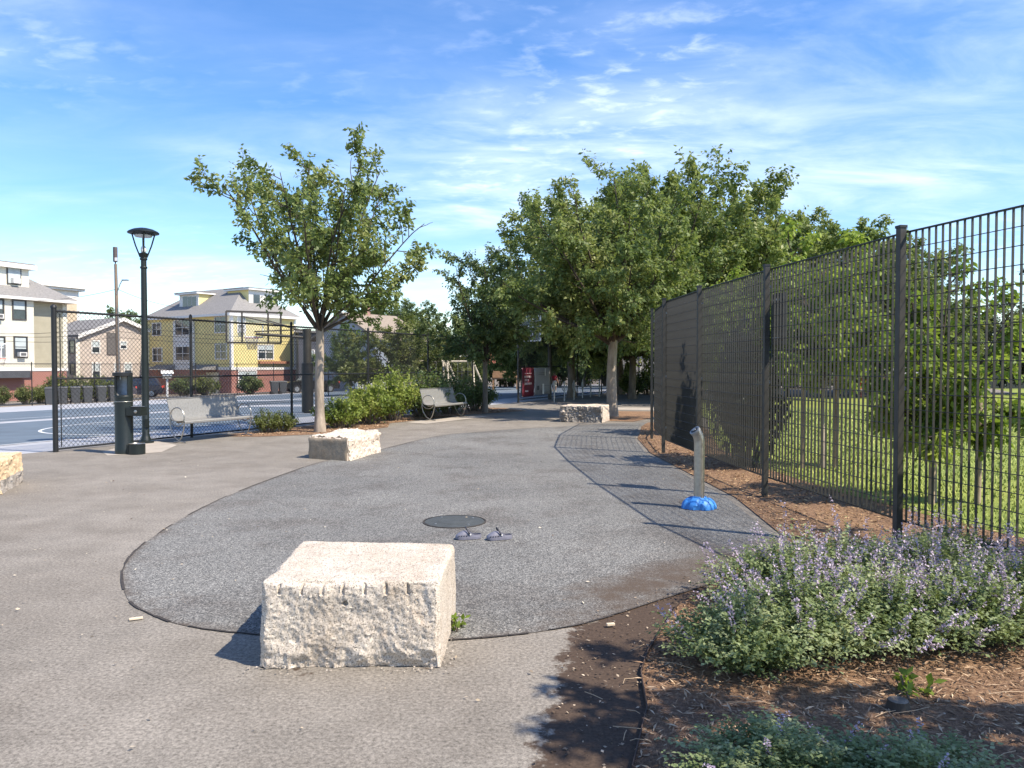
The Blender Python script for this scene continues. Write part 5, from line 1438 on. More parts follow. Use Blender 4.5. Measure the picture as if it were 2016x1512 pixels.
he = thing('blue_grey_house', 'pale blue house with brown gable roof and brick chimney', 'house', (fe.o.x, fe.o.y, ez))
uE = fe.uz(832, 690)[0]; zt = fe.uz(760, 662)[1]; zr = zt + 1.95; De = 7.4
wallbox(fe, 0, uE, ez - .3, zt, De, 'wall', bluegrey, he)
b = MB(); b.prism([fe.P(0, zt, 0), fe.P(0, zt, -De), fe.P(0, zr, -De / 2)], [fe.P(uE, zt, 0), fe.P(uE, zt, -De), fe.P(uE, zr, -De / 2)]); b.build('gable_wall', bluegrey, he)
b = MB()
for sgn in (0, 1):
    a0, a1 = (.5, zt - .35) if not sgn else (-De - .5, zt - .35)
    b.prism([fe.P(-.4, a1, a0), fe.P(-.4, zr + .02, -De / 2), fe.P(-.4, zr + .2, -De / 2), fe.P(-.4, a1 + .2, a0)], [fe.P(uE + .4, a1, a0), fe.P(uE + .4, zr + .02, -De / 2), fe.P(uE + .4, zr + .2, -De / 2), fe.P(uE + .4, a1 + .2, a0)])
rfe = b.build('roof', roof_brown, he)
uch = uE * .42; b = MB(); fe.slab(b, uch - .28, uch + .28, zr - .6, zr + .95, -De / 2 - .25, -De / 2 + .3); ch = b.build('chimney', brick('chimney_brick', (.27, .12, .09), (.34, .16, .12), (.4, .34, .3)), rfe)
b = MB(); fe.slab(b, uch - .33, uch + .33, zr + .952, zr + 1.05, -De / 2 - .3, -De / 2 + .35); 
cp_ = b.build('chimney_cap', concrete, he)
window(fe, he, (762, 690, 772, 712), trim_white, 1, False, .4); window(fe, he, (790, 690, 800, 710), trim_white, 1, False, .4)
fbg = Fac((105 - 1008) / F_PX * 92, 92.0, .4, .9165); bz = hgt(-56, 92) - .3
ht = thing('buff_house', 'tall buff house with white cornice behind the cream one', 'house', (fbg.o.x, fbg.o.y, bz))
u1 = fbg.uz(155, 600)[0]; zt = fbg.uz(155, 574)[1]
wallbox(fbg, -4, u1, bz - .3, zt - 1.0, 9, 'wall', tanwall, ht); wallbox(fbg, -4, u1 + .02, zt - 1.0, zt, 9, 'frieze', trim_white, ht)
b = MB(); fbg.slab(b, u1 - .3, u1 + .03, bz, zt - 1.0, -.3, .06); b.build('corner_board', trim_white, ht)
b = MB(); fbg.slab(b, -4.3, u1 + .5, zt, zt + .28, -9.3, .5); fbg.slab(b, -4.3, u1 + .7, zt + .283, zt + .55, -9.3, .75); b.build('cornice', trim_white, ht)
# --- grey shed -----------------------------------------------------
fsh = Fac((1212 - 1008) / F_PX * 52, 52.0, 1.0, .05); 
sh = thing('grey_shed', 'grey boarded shed with white trim beyond the forked trunk', 'shed', (fsh.o.x, fsh.o.y, 0))
u1 = fsh.uz(1286, 720)[0]; zt = fsh.uz(1250, 690)[1]
wallbox(fsh, 0, u1, -.1, zt, 3, 'wall', M('grey_boards', (.30, .29, .29), .15, 3, .8, 0, .3, 20, .3, (6, 6, .4)), sh)
b = MB(); fsh.slab(b, -.2, u1 + .2, zt, zt + .2, -3.2, .25); b.build('roof', trim_white, sh)
for k in range(7):
    b = MB(); fsh.slab(b, u1 * k / 6 - .05, u1 * k / 6 + .05, 0, zt, -.02, .03); b.build('batten', trim_white, sh)

# ================================================================== UTILITY POLE + WIRES
up_ = onground(233, 60); wood = M('weathered_pole', (.22, .17, .13), .3, 6, .9, 0, .5, 20, .2, (1, 1, .1))
ut = thing('utility_pole', 'weathered wooden utility pole with antenna and street light', 'utility pole', up_)
zt = at(229, 520, 60).z
b = MB(); b.tube([up_ + Vector((.05, 0, -.2)), up_ + Vector((-.02, 0, 4)), Vector((up_.x - .10, up_.y, zt))], [.17, .15, .11], 12); b.build('pole', wood, ut, smooth=40)
z1 = at(228, 487, 60).z
b = MB(); b.lathe([(.03, zt - .3), (.05, zt + .15), (.16, zt + .18), (.165, zt + .2), (.165, z1), (.15, z1 + .02)], 18, (up_.x - .12, up_.y, 0)); b.build('antenna', M('brown_antenna_shroud', (.10, .08, .075), .12, 4, .6), ut, smooth=35)
b = MB(); b.box((up_.x + .02, up_.y - .17, zt + .36), (.2, .02, .26)); b.build('antenna_label', white_paint, ut)
za = at(233, 580, 60).z; zb = at(245, 553, 60).z
b = MB(); b.tube([(up_.x, up_.y - .1, za), (up_.x + .25, up_.y - .1, za + .75), (up_.x + .42, up_.y - .1, zb), (up_.x + .6, up_.y - .1, zb + .05)], .035, 8); ar = b.build('light_arm', galv, ut, smooth=40)
b = MB(); b.box((up_.x + .68, up_.y - .1, zb + .05), (.5, .22, .10)); b.build('light_head', galv, ar, bevel=.03)
b = MB(); b.tube([(up_.x + .16, up_.y - .12, up_.z), (up_.x + .1, up_.y - .12, za - 1)], .035, 6); b.build('conduit', galv, ut, smooth=40)
wire_mat = M('overhead_wire', (.03, .03, .032), .2, 2, .6)
def overhead(pts, label, sag=.25, r=.016):
    t_ = MB(); P = []
    for a, c in zip(pts[:-1], pts[1:]):
        for k in range(12):
            t = k / 12; P.append(a.lerp(c, t) - Vector((0, 0, sag * 4 * t * (1 - t))))
    P.append(pts[-1]); t_.tube(P, r, 4); setp(t_.build('overhead_wire', wire_mat), label, 'wire', 'overhead wires')
zw = at(233, 569, 60).z
overhead([Vector((up_.x, up_.y, zw)), at(20, 592, 56)], 'thin wire from the utility pole left across the buff house', .3)
overhead([Vector((up_.x, up_.y, zw)), at(345, 604, 72)], 'thin wire from the utility pole to the yellow house', .2)
for k, (ya, yb) in enumerate(((640, 652), (649, 660), (663, 668))):
    overhead([at(-60, ya + 14 - 6 * k, 56), at(228, yb - 12 + 4 * k, 60), at(700, 668 + 3 * k, 66)], ['topmost of the three street wires', 'middle one of the three street wires', 'lowest of the three street wires'][k], .35)

# ================================================================== BASKETBALL HOOPS
clear = M('clear_backboard', (.55, .58, .60), .05, 2, .25); 
def glassmat():
    m, t, b = nodes('clear_acrylic'); tr = t.nodes.new('ShaderNodeBsdfTransparent'); mx = t.nodes.new('ShaderNodeMixShader'); mx.inputs[0].default_value = .12
    b.inputs['Base Color'].default_value = (.6, .63, .65, 1); b.inputs['Roughness'].default_value = .15
    t.links.new(tr.outputs[0], mx.inputs[1]); t.links.new(b.outputs[0], mx.inputs[2]); t.links.new(mx.outputs[0], t.nodes['Material Output'].inputs[0]); return m
acryl = glassmat()
rim_red = M('red_rim', (.72, .06, .03), .12, 9, .5); net_mat = M('net_cord', (.45, .40, .34), .1, 9, .8); pole_brown = M('dark_pole', (.045, .040, .030), .3, 6, .55)
def make_hoop(label, frame_mat, rimz=2.55, reach=(1.9, 0), pole_r=.14, pad=True, W=1.78, H=1.04):
    """local: board in the XZ plane at the origin facing +Y, pole behind it at (reach)"""
    t = thing('basketball_hoop', label, 'basketball hoop', (0, 0, 0), 'basketball hoops')
    z0 = rimz - .18
    b = MB(); b.box((0, 0, z0 + H / 2), (W - .04, .008, H - .04)); bo = b.build('backboard', acryl, t, False)
    b = MB()
    for c, s_ in (((0, 0, z0), (W, .035, .06)), ((0, 0, z0 + H), (W, .035, .06)), ((-W / 2, 0, z0 + H / 2), (.06, .034, H)), ((W / 2, 0, z0 + H / 2), (.06, .034, H)), ((-W * .22, -.012, z0 + H / 2), (.055, .02, H)), ((W * .26, -.012, z0 + H / 2), (.055, .02, H))): b.box(c, s_)
    b.build('board_frame', frame_mat, bo, False)
    b = MB()
    for c, s_ in (((0, .007, z0 + .20), (.6, .004, .04)), ((0, .007, z0 + .63), (.6, .004, .04)), ((-.29, .007, z0 + .41), (.04, .004, .42)), ((.29, .007, z0 + .41), (.04, .004, .42))): b.box(c, s_)
    b.build('target_square', white_paint, bo, False)
    ring = [(.225 * math.cos(a), .38 + .225 * math.sin(a), rimz) for a in np.linspace(0, 2 * math.pi, 25)[:-1]]
    b = MB(); b.tube(ring, .018, 6, closed=True); b.box((0, .09, rimz), (.12, .16, .03)); ri = b.build('rim', rim_red, t, False)
    b = MB(); n = 10
    for k in range(n):
        for sg in (1, -1):
            pts = []
            for i in range(6):
                a = 2 * math.pi * (k + sg * i * .5) / n; r = .22 - .018 * i; pts.append((r * math.cos(a), .38 + r * math.sin(a), rimz - .08 * i))
            b.tube(pts, .007, 3, cap=False)
    b.build('net', net_mat, ri, False)
    px_, py_ = reach
    b = MB(); b.tube([(px_, py_, -.15), (px_, py_, rimz + .32)], pole_r, 14); b.build('pole', pole_brown, t, False, 40)
    if pad: b = MB(); b.lathe([(pole_r + .01, .05), (pole_r + .06, .06), (pole_r + .06, 1.75), (pole_r + .01, 1.77)], 16, (px_, py_, 0)); b.build('pole_pad', black_steel, t, False, 40)
    for a, c, r in (((px_, py_, rimz + .02), (.05, -.03, rimz + .12), .05), ((px_, py_, rimz + .22), (-.35, -.03, rimz + .70), .022), ((px_, py_, rimz + .22), (.4, -.03, rimz + .6), .022), ((px_, py_, rimz + .30), (.0, -.03, rimz + .2), .022)):
        b = MB(); b.tube([a, c], r, 8); b.build('arm', pole_brown, t, False, 40)
    return t
def set_hoop(o, c, ny, z=None):
    o.location = (c.x, c.y, hgt(c.x, c.y) if z is None else z); o.rotation_euler = (0, 0, math.atan2(-ny[0], ny[1]))
h1 = make_hoop('basketball hoop with clear board before the yellow house', M('board_frame_grey', (.045, .04, .035), .2, 5, .5), 2.62, (1.72, -.28))
set_hoop(h1, Vector((-8.72, 26.0, 0)), (-.5, .87))
h2 = make_hoop('basketball hoop above the banner fence', white_paint, 2.75, (.2, -1.6), .09, False); set_hoop(h2, onground(1036, 33), (-.75, -.66))
h3 = copy_tree(h2); h3['label'] = 'small far basketball hoop left of the small dark tree'; set_hoop(h3, onground(915, 58), (.9, -.35))
h4 = copy_tree(h2); h4['label'] = 'basketball hoop cut by the left edge, before the cream house'; set_hoop(h4, onground(-8, 44), (.9, -.2), -.85)

# ================================================================== BANNERS
def banner(label, s0, s1, z0, z1, mat, marks, skew=0.0):
    t = thing('banner', label, 'banner', sp((s0 + s1) / 2, -.06)); n = 14
    vs, fs = [], []
    for i in range(n + 1):
        for j in range(5):
            u = i / n; w = j / 4; s = s0 + (s1 - s0) * u
            q = sp(s, -.055 - .02 * math.sin(u * 7 + w * 3) * (1 - abs(2 * w - 1)), z0 + (z1 - z0) * w); vs.append(q)
    for i in range(n):
        for j in range(4): fs.append((i * 5 + j, (i + 1) * 5 + j, (i + 1) * 5 + j + 1, i * 5 + j + 1))
    b = MB(); b._add(vs, fs); c = b.build('cloth', mat, t, smooth=True)
    md = c.modifiers.new('cloth_thickness', 'SOLIDIFY'); md.thickness = .004
    for (u0, u1, w0, w1, m_) in marks:
        b = MB(); pts = [sp(s0 + (s1 - s0) * u, -.092, z0 + (z1 - z0) * w) for u, w in ((u0, w0), (u1, w0), (u1, w1), (u0, w1))]; b.poly(pts); b.build('print', m_, t)
    for w in (z0 + .03, z1 - .03):
        for s in (s0 + .05, s1 - .05): b = MB(); b.tube([sp(s, -.06, w), sp(s, 0, w)], .008, 5); b.build('tie', white_paint, t)
maroon = M('maroon_vinyl', (.125, .014, .028), .1, 2, .55); greyv = M('grey_vinyl', (.33, .32, .33), .1, 1.5, .5); paler = M('pale_print', (.62, .50, .50), .1, 5, .6); inkd = M('dark_print', (.10, .10, .11), .1, 5, .6)
rows = []
for w0, w1, words in ((.66, .73, (.14, .20, .26, .33, .39, .46, .52, .58, .64)), (.54, .61, (.16, .23, .30, .38, .44)), (.42, .49, (.16, .22, .28, .34, .40, .46, .52, .58, .64, .70))):
    for x in words: rows.append((x, x + .042, w0, w1, paler))
rows += [(.16, .72, .80, .815, paler), (.2, .45, .17, .22, paler)]
banner('maroon banner with pale lettering on the fence', 19.75, 20.95, .22, 1.42, maroon, rows)
banner('grey banner with faint pictures right of the maroon one', 21.0, 22.75, .26, 1.42, greyv, [(.25, .72, .80, .815, inkd), (.2, .68, .735, .75, inkd), (.35, .9, .32, .33, inkd), (.12, .26, .18, .34, inkd), (.45, .56, .02, .40, white_paint), (.60, .66, .70, .98, white_paint)])

# ================================================================== BIKE RACKS
def make_rack(label):
    t = thing('bike_rack', label, 'bike rack', (0, 0, 0), 'post and ring bike racks')
    b = MB(); b.tube([(0, 0, -.05), (0, 0, .86)], .032, 10); b.build('post', galv, t, False, 40)
    b = MB(); b.tube([(.19 * math.cos(a), 0, .62 + .19 * math.sin(a)) for a in np.linspace(0, 2 * math.pi, 21)[:-1]], .014, 6, closed=True); b.build('ring', galv, t, False, 40)
    return t
rk = make_rack('bike rack post nearest the grey banner')
labs = ['second bike rack post from the grey banner', 'third bike rack post from the grey banner', 'middle bike rack post of the row', 'third bike rack post from the pale trunk', 'second bike rack post from the broad tree trunk', 'bike rack post next to the broad tree trunk']
for i, (px, py) in enumerate([(1091, 792), (1111, 790), (1130, 787), (1147, 784), (1163, 782), (1180, 781), (1195, 780)]):
    o = rk if i == 0 else copy_tree(rk)
    if i: o['label'] = labs[i - 1]
    g = gnd(px, py); o.location = (g.x, g.y, .0); o.rotation_euler = (0, 0, R(50 + 7 * i))
b = MB(); g = Vector((2.15, 22.4, .02)); 
rm = thing('red_tray', 'flat red tray lying behind the dark faced granite block', 'tray', g)
b.lathe([(.05, 0), (.23, .01), (.27, .05), (.28, .05), (.24, .0)], 24, g + Vector((0, 0, .16)), capends=False); b.lathe([(.01, .012), (.235, .012)], 24, g + Vector((0, 0, .16)), capends=False); b.build('dish', M('red_plastic', (.50, .045, .03), .12, 4, .45), rm, smooth=40)
b = MB(); b.lathe([(.14, 0), (.12, .17)], 16, g); b.build('foot', M('red_plastic', (.5, .045, .03)), rm, smooth=40)

# ================================================================== CARS AND BINS
rubber_tyre = M('tyre_rubber', (.018, .018, .019), .2, 9, .8); hub = M('alloy_hub', (.40, .41, .42), .1, 9, .35, .8); car_glass = M('car_glass', (.02, .024, .03), .2, 1, .06, 0, 0, 60, .8)
def make_car(label, paint, L=4.6, Wd=1.82, Hh=1.62, group='parked cars'):
    t = thing('parked_car', label, 'car', (0, 0, 0), group)
    k = L / 4.6
    low = [(-2.28, .34), (-2.30, .62), (-2.26, .84), (-2.05, .94), (-1.05, 1.02), (1.25, 1.03), (2.05, .98), (2.27, .86), (2.30, .55), (2.26, .34)]
    arch = []
    for cx_ in (1.42, -1.42):
        for a in np.linspace(0, math.pi, 9): arch.append((cx_ + .37 * math.cos(a), .34 + .33 * math.sin(a)))
    prof = [(x * k, z) for x, z in low + arch[:9] + arch[9:]]
    b = MB(); n = len(prof)
    def ringp(y, s=1.0, dz=0): return [(x * (1 if abs(y) < Wd * .45 else .985), y, z + dz) for x, z in prof]
    b._add(ringp(-Wd / 2) + ringp(-Wd / 2 * .93) , [(i, (i + 1) % n, n + (i + 1) % n, n + i) for i in range(n)])
    b = MB(); b.prism(ringp(-Wd / 2), ringp(Wd / 2)); b.build('body', paint, t, False, 30)
    s = Hh - 1.0
    cab0 = [(-1.08 * k, 1.015), (1.55 * k, 1.02), (1.95 * k, 1.0)]
    cb_ = [(-1.05, 1.0), (2.02, 1.0), (1.72, 1.0 + s * .93), (1.2, Hh), (-.15, Hh), (-.42, 1.0 + s * .95)]
    w0, w1 = Wd / 2 - .04, Wd / 2 - .20
    b = MB(); lo_ = [(x * k, z) for x, z in cb_]
    A = [(x, -(w0 if z < 1.1 else w1), z) for x, z in lo_]; Bq = [(x, (w0 if z < 1.1 else w1), z) for x, z in lo_]
    b.prism(A, Bq); b.build('cabin', paint, t, False, 30)
    for sg in (-1, 1):
        for q in ([(-.88, 1.05), (.38, 1.05), (.38, 1.0 + s * .86), (-.36, 1.0 + s * .84)], [(.46, 1.05), (1.78, 1.05), (1.60, 1.0 + s * .82), (.46, 1.0 + s * .86)]):
            b = MB(); P = []
            for x, z in q:
                f = (z - 1.0) / s; P.append((x * k, sg * (w0 + (w1 - w0) * f + .012), z))
            b.poly(P if sg > 0 else P[::-1]); b.build('side_window', car_glass, t, False)
        for cx_ in (1.42, -1.42):
            b = MB(); b.lathe([(.19, -.11), (.33, -.10), (.345, -.06), (.345, .06), (.33, .10), (.19, .11)], 22); w = b.build('wheel', rubber_tyre, t, False, 40); w.location = (cx_ * k, sg * (Wd / 2 - .10), .345); w.rotation_euler = (R(90), 0, 0)
            b = MB(); b.lathe([(.01, .115), (.12, .118), (.20, .112), (.21, .10)], 18); b.lathe([(.21, -.10), (.20, -.112), (.12, -.118), (.01, -.115)], 18); b.build('rim', hub, w, False, 40)
        b = MB(); b.box((-2.2 * k, sg * .66, .80), (.16, .34, .13)); b.build('headlight', ac_mat, t, False, bevel=.03)
        b = MB(); b.box((2.22 * k, sg * .72, .86), (.12, .24, .2)); b.build('tail_light', rim_red, t, False, bevel=.03)
        b = MB(); b.box((-.78 * k, sg * (Wd / 2 + .06), 1.06), (.10, .16, .11)); b.build('mirror', paint, t, False, bevel=.03)
    b = MB(); b.poly([(-1.0 * k, -.72, 1.06), (-1.0 * k, .72, 1.06), (-.47 * k, .62, 1.0 + s * .90), (-.47 * k, -.62, 1.0 + s * .90)][::-1]); ws = b.build('windscreen', car_glass, t, False); ws.location = (-.02, 0, .012)
    return t
def put(o, px, Y, rz, dz=0.0):
    g = onground(px, Y); o.location = (g.x, g.y, g.z + dz - .025); o.rotation_euler = (0, 0, R(rz))
car1 = make_car('dark blue parked car between fountain and lamp post', M('dark_blue_paint', (.030, .034, .055), .1, 1, .25, .3)); put(car1, 262, 63, 20)
car2 = make_car('black parked car behind the basketball pole', M('black_paint', (.02, .02, .022), .1, 1, .25, .3)); put(car2, 612, 66, 30)
car3 = make_car('grey parked car behind the hedge and bins', M('grey_paint', (.10, .09, .11), .1, 1, .3, .3)); put(car3, 205, 61, 30)
car4 = make_car('white parked car by the house right of the trunk', M('white_car_paint', (.6, .6, .6), .05, 1, .25)); put(car4, 742, 62, 40)
bin_mat = M('grey_bin_plastic', (.055, .058, .062), .15, 5, .55)
def make_bin(label):
    t = thing('wheeled_bin', label, 'bin', (0, 0, 0), 'wheeled bins along the court fence')
    b = MB(); b.hexa([(-.22, -.26, .06), (.22, -.26, .06), (.22, .22, .06), (-.22, .22, .06)], [(-.29, -.36, .98), (.29, -.36, .98), (.29, .34, .98), (-.29, .34, .98)]); b.build('body', bin_mat, t, False, bevel=.03)
    b = MB(); b.hexa([(-.31, -.39, .99), (.31, -.39, .99), (.31, .38, .99), (-.31, .38, .99)], [(-.26, -.33, 1.07), (.26, -.33, 1.07), (.28, .38, 1.09), (-.28, .38, 1.09)]); b.build('lid', bin_mat, t, False, bevel=.02)
    b = MB(); b.tube([(-.25, .42, .98), (.25, .42, .98)], .018, 8); b.build('handle', bin_mat, t, False, 40)
    for sg in (-1, 1):
        b = MB(); b.lathe([(.02, -.03), (.13, -.03), (.13, .03), (.02, .03)], 16); w = b.build('wheel', rubber_tyre, t, False, 40); w.location = (sg * .27, .24, .13); w.rotation_euler = (0, R(90), 0)
    return t
bn = make_bin('wheeled bin left of the end fence post')
bl = ['wheeled bin just right of the end fence post', 'second wheeled bin right of the end fence post', 'wheeled bin in the middle of the row', 'second wheeled bin left of the fountain', 'wheeled bin just left of the fountain']
for i, (px, Y) in enumerate([(98, 46.0), (123, 46.6), (148, 47.3), (172, 47.9), (199, 48.7), (222, 49.3)]):
    o = bn if i == 0 else copy_tree(bn)
    if i: o['label'] = bl[i - 1]
    put(o, px, Y, 26 + (i * 37) % 17); o.scale = (.92, .92, 1)
for i, (px, Y) in enumerate([(540, 62), (556, 62.5)]):
    o = copy_tree(bn); o['label'] = ['wheeled bin left of the basketball pole', 'wheeled bin half behind the basketball pole'][i]; o['group'] = 'wheeled bins by the yellow house'; put(o, px, Y, 120)
# little white box on a post
g = onground(329, 62); lb = thing('little_library', 'small white box on a post before the yellow house', 'book box', g)
b = MB(); b.box((g.x, g.y, g.z + .75), (.12, .12, 1.5)); b.build('post', white_paint, lb)
b = MB(); b.box((g.x, g.y, g.z + 1.68), (.66, .5, .36), R(30)); b.build('box', white_paint, lb)
b = MB(); c, s_ = math.cos(R(30)), math.sin(R(30))
def rr_(x, y, z): return (g.x + x * c - y * s_, g.y + x * s_ + y * c, g.z + z)
b.prism([rr_(-.46, -.36, 1.865), rr_(-.46, .36, 1.865), rr_(-.46, 0, 2.12)], [rr_(.46, -.36, 1.865), rr_(.46, .36, 1.865), rr_(.46, 0, 2.12)]); b.build('roof', ac_mat, lb)

# ================================================================== SWINGS, PLAY HOUSE, TRUCKS, CHAIRS
sw_wood = M('pale_timber', (.52, .46, .36), .15, 4, .8)
def swing(label, px0, px1, Y, ztop):
    a, c = onground(px0, Y), onground(px1, Y + 1.5); t = thing('swing_frame', label, 'swing set', (a + c) / 2, 'timber swing frames')
    for e in (a, c):
        for k in (-1, 1):
            b = MB(); b.tube([e + Vector((k * .35 + .55, k * .8, 0)), e + Vector((0, 0, ztop))], .07, 8); b.build('leg', sw_wood, t, smooth=40)
    b = MB(); b.tube([a + Vector((-.1, 0, ztop - .05)), c + Vector((.1, 0, ztop - .05))], .06, 8); b.build('beam', sw_wood, t, smooth=40)
    for f in (.3, .7):
        q = a.lerp(c, f)
        for k in (-.2, .2): b = MB(); b.tube([q + Vector((k, 0, ztop - .1)), q + Vector((k, 0, .5))], .012, 4); b.build('chain', galv, t)
        b = MB(); b.box(q + Vector((0, 0, .48)), (.46, .2, .04)); b.build('seat', black_steel, t)
swing('timber swing frame behind the shrubs, the left one', 806, 872, 50, 2.2); swing('timber swing frame behind the shrubs, by the small dark tree', 880, 930, 51, 2.15)
g = onground(995, 58); ph_ = thing('play_house', 'red roofed timber play house beyond the court', 'play house', g)
for x in (-.9, .9):
    for y in (-.7, .7): b = MB(); b.box(g + Vector((x, y, 1.0)), (.14, .14, 2.0)); b.build('post', M('warm_timber', (.30, .17, .09), .2, 4, .8), ph_)
b = MB(); b.box(g + Vector((0, 0, .85)), (2.0, 1.6, .12)); b.build('deck', MATS['warm_timber'], ph_)
b = MB(); b.prism([g + Vector((-1.2, -1.0, 1.9)), g + Vector((-1.2, 1.0, 1.9)), g + Vector((-1.2, 0, 2.7))], [g + Vector((1.2, -1.0, 1.9)), g + Vector((1.2, 1.0, 1.9)), g + Vector((1.2, 0, 2.7))]); b.build('roof', M('red_roof', (.30, .09, .055), .12, 4, .7), ph_)
b = MB(); b.box(g + Vector((0, -.82, 1.15)), (1.9, .05, .5)); b.build('panel', MATS['warm_timber'], ph_)
def truck(label, px, Y, L, h, rz):
    g = onground(px, Y); t = thing('white_truck', label, 'truck', g, 'white trucks behind the field'); c, s_ = math.cos(R(rz)), math.sin(R(rz))
    def q(x, y, z): return g + Vector((x * c - y * s_, x * s_ + y * c, z))
    def bx_(name, x, y, z, sz, mat): b = MB(); b.box(q(x, y, z), sz, R(rz)); return b.build(name, mat, t, bevel=.03)
    bx_('cargo_box', 0, 0, .85 + h / 2, (L, 2.2, h), white_paint); bx_('chassis', .4, 0, .68, (L + 1.6, 1.0, .22), black_steel); bx_('cab', L / 2 + .95, 0, 1.35, (1.6, 2.0, 1.7), white_paint); bx_('cab_window', L / 2 + .95, -1.0, 1.75, (1.1, .08, .6), car_glass)
    for x in (-L / 2 + .8, L / 2 + .8):
        for y in (-.9, .9):
            b = MB(); b.lathe([(.1, -.13), (.42, -.13), (.42, .13), (.1, .13)], 18); w = b.build('wheel', rubber_tyre, t, False, 40); w.location = q(x, y, .42) - g; w.rotation_euler = (R(90), 0, R(rz))
truck('white box truck seen through the bars, left one', 1570, 57, 5.0, 1.6, 4); truck('white box truck seen through the bars by the tall post', 1700, 60, 5.5, 1.7, -3)
orange = M('orange_plastic', (.62, .10, .03), .1, 4, .5)
def chair(label, px, Y, rz):
    g = onground(px, Y); t = thing('lawn_chair', label, 'chair', (0, 0, 0), 'orange lawn chairs by the field')
    b = MB(); b.box((0, 0, .42), (.52, .48, .04)); b.build('seat', orange, t, False)
    b = MB(); b.hexa([(-.26, .22, .44), (.26, .22, .44), (.26, .26, .44), (-.26, .26, .44)], [(-.26, .38, .95), (.26, .38, .95), (.26, .42, .95), (-.26, .42, .95)]); b.build('backrest', orange, t, False)
    for x in (-.24, .24):
        for y in (-.2, .24): b = MB(); b.tube([(x, y, 0), (x, y * .9, .42)], .016, 6); b.build('leg', orange, t, False)
        b = MB(); b.tube([(x, -.22, .42), (x, -.2, .64), (x, .3, .66)], .016, 6); b.build('armrest', orange, t, False)
    t.location = (g.x, g.y, .016); t.rotation_euler = (0, 0, R(rz))
chair('orange lawn chair at the left of the three', 1682, 36, 30); chair('orange lawn chair in the middle of the three', 1702, 36.5, -20); chair('orange lawn chair at the right of the three', 1742, 37, 10)

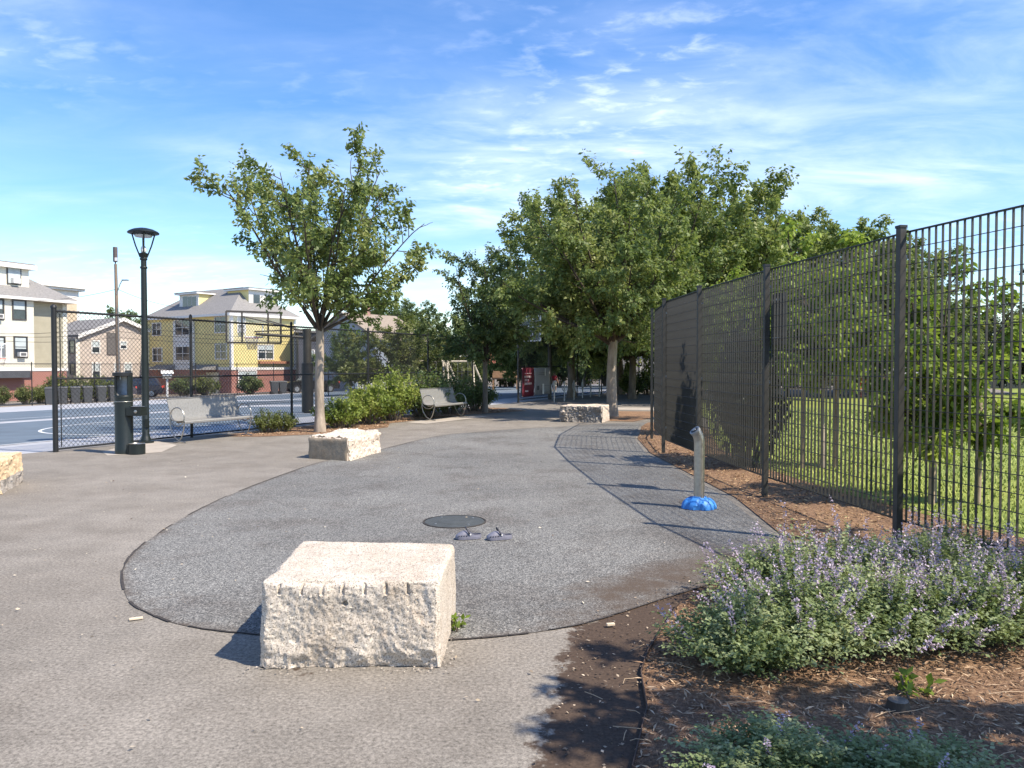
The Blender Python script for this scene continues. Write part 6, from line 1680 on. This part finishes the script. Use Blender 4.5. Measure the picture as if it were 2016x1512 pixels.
# ================================================================== PEOPLE
skin_m = M('skin', (.42, .25, .17), .08, 8, .55)
def person(label, loc, rz, H, shirt, shorts, legs, hair, pose, shoes, hat=None):
    """one continuous body grown over a skeleton, coloured by region; facing -Y locally"""
    k = H / 1.75
    J = {'pel': (0, 0, .93, .125), 'waist': (0, .0, 1.08, .115), 'chest': (0, .01, 1.30, .135), 'neck': (0, 0, 1.47, .052), 'jaw': (0, -.02, 1.54, .070), 'head': (0, -.015, 1.63, .092), 'crown': (0, 0, 1.70, .070)}
    E_ = [('pel', 'waist'), ('waist', 'chest'), ('chest', 'neck'), ('neck', 'jaw'), ('jaw', 'head'), ('head', 'crown')]
    for s_, sx in (('L', 1), ('R', -1)):
        p = pose[s_]
        J['hip' + s_] = (sx * .095, 0, .88, .085); J['kn' + s_] = (sx * .10, p['kn'][0], .48 + p['kn'][1], .058); J['an' + s_] = (sx * .10, p['an'][0], .09 + p['an'][1], .040); J['toe' + s_] = (sx * .11, p['an'][0] - .15, .035 + p['an'][1], .034)
        J['sh' + s_] = (sx * .17, 0, 1.40, .062); J['el' + s_] = (sx * .17 + sx * p['el'][0], p['el'][1], p['el'][2], .042); J['wr' + s_] = (sx * .17 + sx * p['wr'][0], p['wr'][1], p['wr'][2], .030)
        w = Vector(J['wr' + s_][:3]); d = (w - Vector(J['el' + s_][:3])).normalized(); h = w + d * .07; J['pa' + s_] = (*h, .034)
        sd = Vector((1, 0, 0)).cross(d).normalized() if abs(d.x) < .9 else Vector((0, 1, 0))
        E_ += [('pel', 'hip' + s_), ('hip' + s_, 'kn' + s_), ('kn' + s_, 'an' + s_), ('an' + s_, 'toe' + s_), ('chest', 'sh' + s_), ('sh' + s_, 'el' + s_), ('el' + s_, 'wr' + s_), ('wr' + s_, 'pa' + s_)]
        for f, (o, L) in enumerate(((-.027, .075), (-.009, .085), (.009, .080), (.027, .065))):
            J['f%d%s' % (f, s_)] = (*(h + sd * o + d * L), .009); E_.append(('pa' + s_, 'f%d%s' % (f, s_)))
        J['th' + s_] = (*(w + d * .06 + sd * -.05), .010); E_.append(('wr' + s_, 'th' + s_))
    nm = list(J); me = bpy.data.meshes.new('body'); me.from_pydata([tuple(c * k for c in J[n][:3]) for n in nm], [(nm.index(a), nm.index(c)) for a, c in E_], [])
    o = link(bpy.data.objects.new('body', me)); md = o.modifiers.new('skin', 'SKIN')
    lay = me.skin_vertices[0].data
    for i, n in enumerate(nm): lay[i].radius = (J[n][3] * k, J[n][3] * k); lay[i].use_root = (n == 'pel')
    s2 = o.modifiers.new('sub', 'SUBSURF'); s2.levels = s2.render_levels = 2
    dg = bpy.context.evaluated_depsgraph_get(); em = bpy.data.meshes.new_from_object(o.evaluated_get(dg)); bpy.data.objects.remove(o)
    for m_ in (skin_m, shirt, shorts, legs, hair, shoes): em.materials.append(m_)
    for p in em.polygons:
        c = p.center / k; x = abs(c.x); idx = 0
        if c.z > 1.66 or (c.z > 1.58 and c.y > .02): idx = 4
        elif c.z > 1.48: idx = 0
        elif c.z > 1.0 and x < .23: idx = 1
        elif c.z > 1.22 and x < .30: idx = 1
        elif c.z > .52 and x < .2: idx = 2
        elif c.z > .12 and x < .24: idx = 3
        elif x < .24: idx = 5
        p.material_index = idx
    em.shade_smooth()
    t = thing('person', label, 'person', loc); b_ = link(bpy.data.objects.new('body', em)); b_.parent = t
    for sx in (-1, 1):
        b = MB(); b.lathe([(.001, -.008), (.008, 0), (.001, .008)], 8, (sx * .032 * k, -.103 * k, 1.635 * k)); b.build('eye', black_steel, t, False, True)
        b = MB(); b.lathe([(.004, -.03), (.02, 0), (.006, .03)], 8, (sx * .093 * k, .0, 1.62 * k)); b.build('ear', skin_m, t, False, True)
    b = MB(); b.tube([(0, -.105 * k, 1.625 * k), (0, -.122 * k, 1.595 * k)], [.008, .013], 6); b.build('nose', skin_m, t, False, True)
    b = MB(); b.box((0, -.088 * k, 1.555 * k), (.04, .008, .008)); b.build('mouth', rim_red, t, False)
    t.rotation_euler = (0, 0, R(rz))
    return t
still = {'kn': (-.02, 0), 'an': (.02, 0), 'el': (.08, .02, 1.13), 'wr': (.10, -.10, .90)}
up1 = {'kn': (-.06, 0), 'an': (-.04, 0), 'el': (.12, -.06, 1.16), 'wr': (.05, -.30, 1.18)}
back = {'kn': (.05, 0), 'an': (.16, .02), 'el': (.09, .05, 1.14), 'wr': (.10, -.06, .92)}
red_cloth = M('red_shirt', (.42, .03, .04), .12, 9, .8); white_cloth = M('white_shorts', (.68, .66, .62), .08, 9, .8); dk_green = M('dark_green_shirt', (.02, .045, .038), .15, 9, .8); dk_cloth = M('dark_trousers', (.03, .032, .036), .15, 9, .8); hair_b = M('brown_hair', (.05, .03, .02), .2, 30, .7)
g = onground(1092, 47); person('child in a red top and white shorts beyond the banner fence', (g.x, g.y, g.z - .006), 20, 1.22, red_cloth, white_cloth, skin_m, hair_b, {'L': still, 'R': back}, white_cloth)
g = onground(1937, 40); person('person in dark green on the lawn behind the bars', (g.x, g.y, .016), -30, 1.55, dk_green, dk_cloth, white_cloth, hair_b, {'L': up1, 'R': back}, dk_cloth)
# backstop beyond the lawn
bk = thing('ball_backstop', 'dark backstop fence at the far side of the lawn', 'backstop', onground(1985, 50))
g = onground(1985, 50)
for i in range(6):
    b = MB(); b.tube([g + Vector((-3 + i * 1.4, 0, 0)), g + Vector((-3 + i * 1.4, 0, 2.6))], .03, 6); b.build('post', galv, bk)
b = MB(); b.tube([g + Vector((-3.2, 0, 2.6)), g + Vector((4.2, 0, 2.6))], .03, 6); b.build('rail', white_paint, bk)
b = MB(); b.box(g + Vector((.6, .05, .6)), (7.4, .05, 1.2)); b.build('padding', M('dark_pad', (.022, .03, .03), .2, 3, .7), bk)
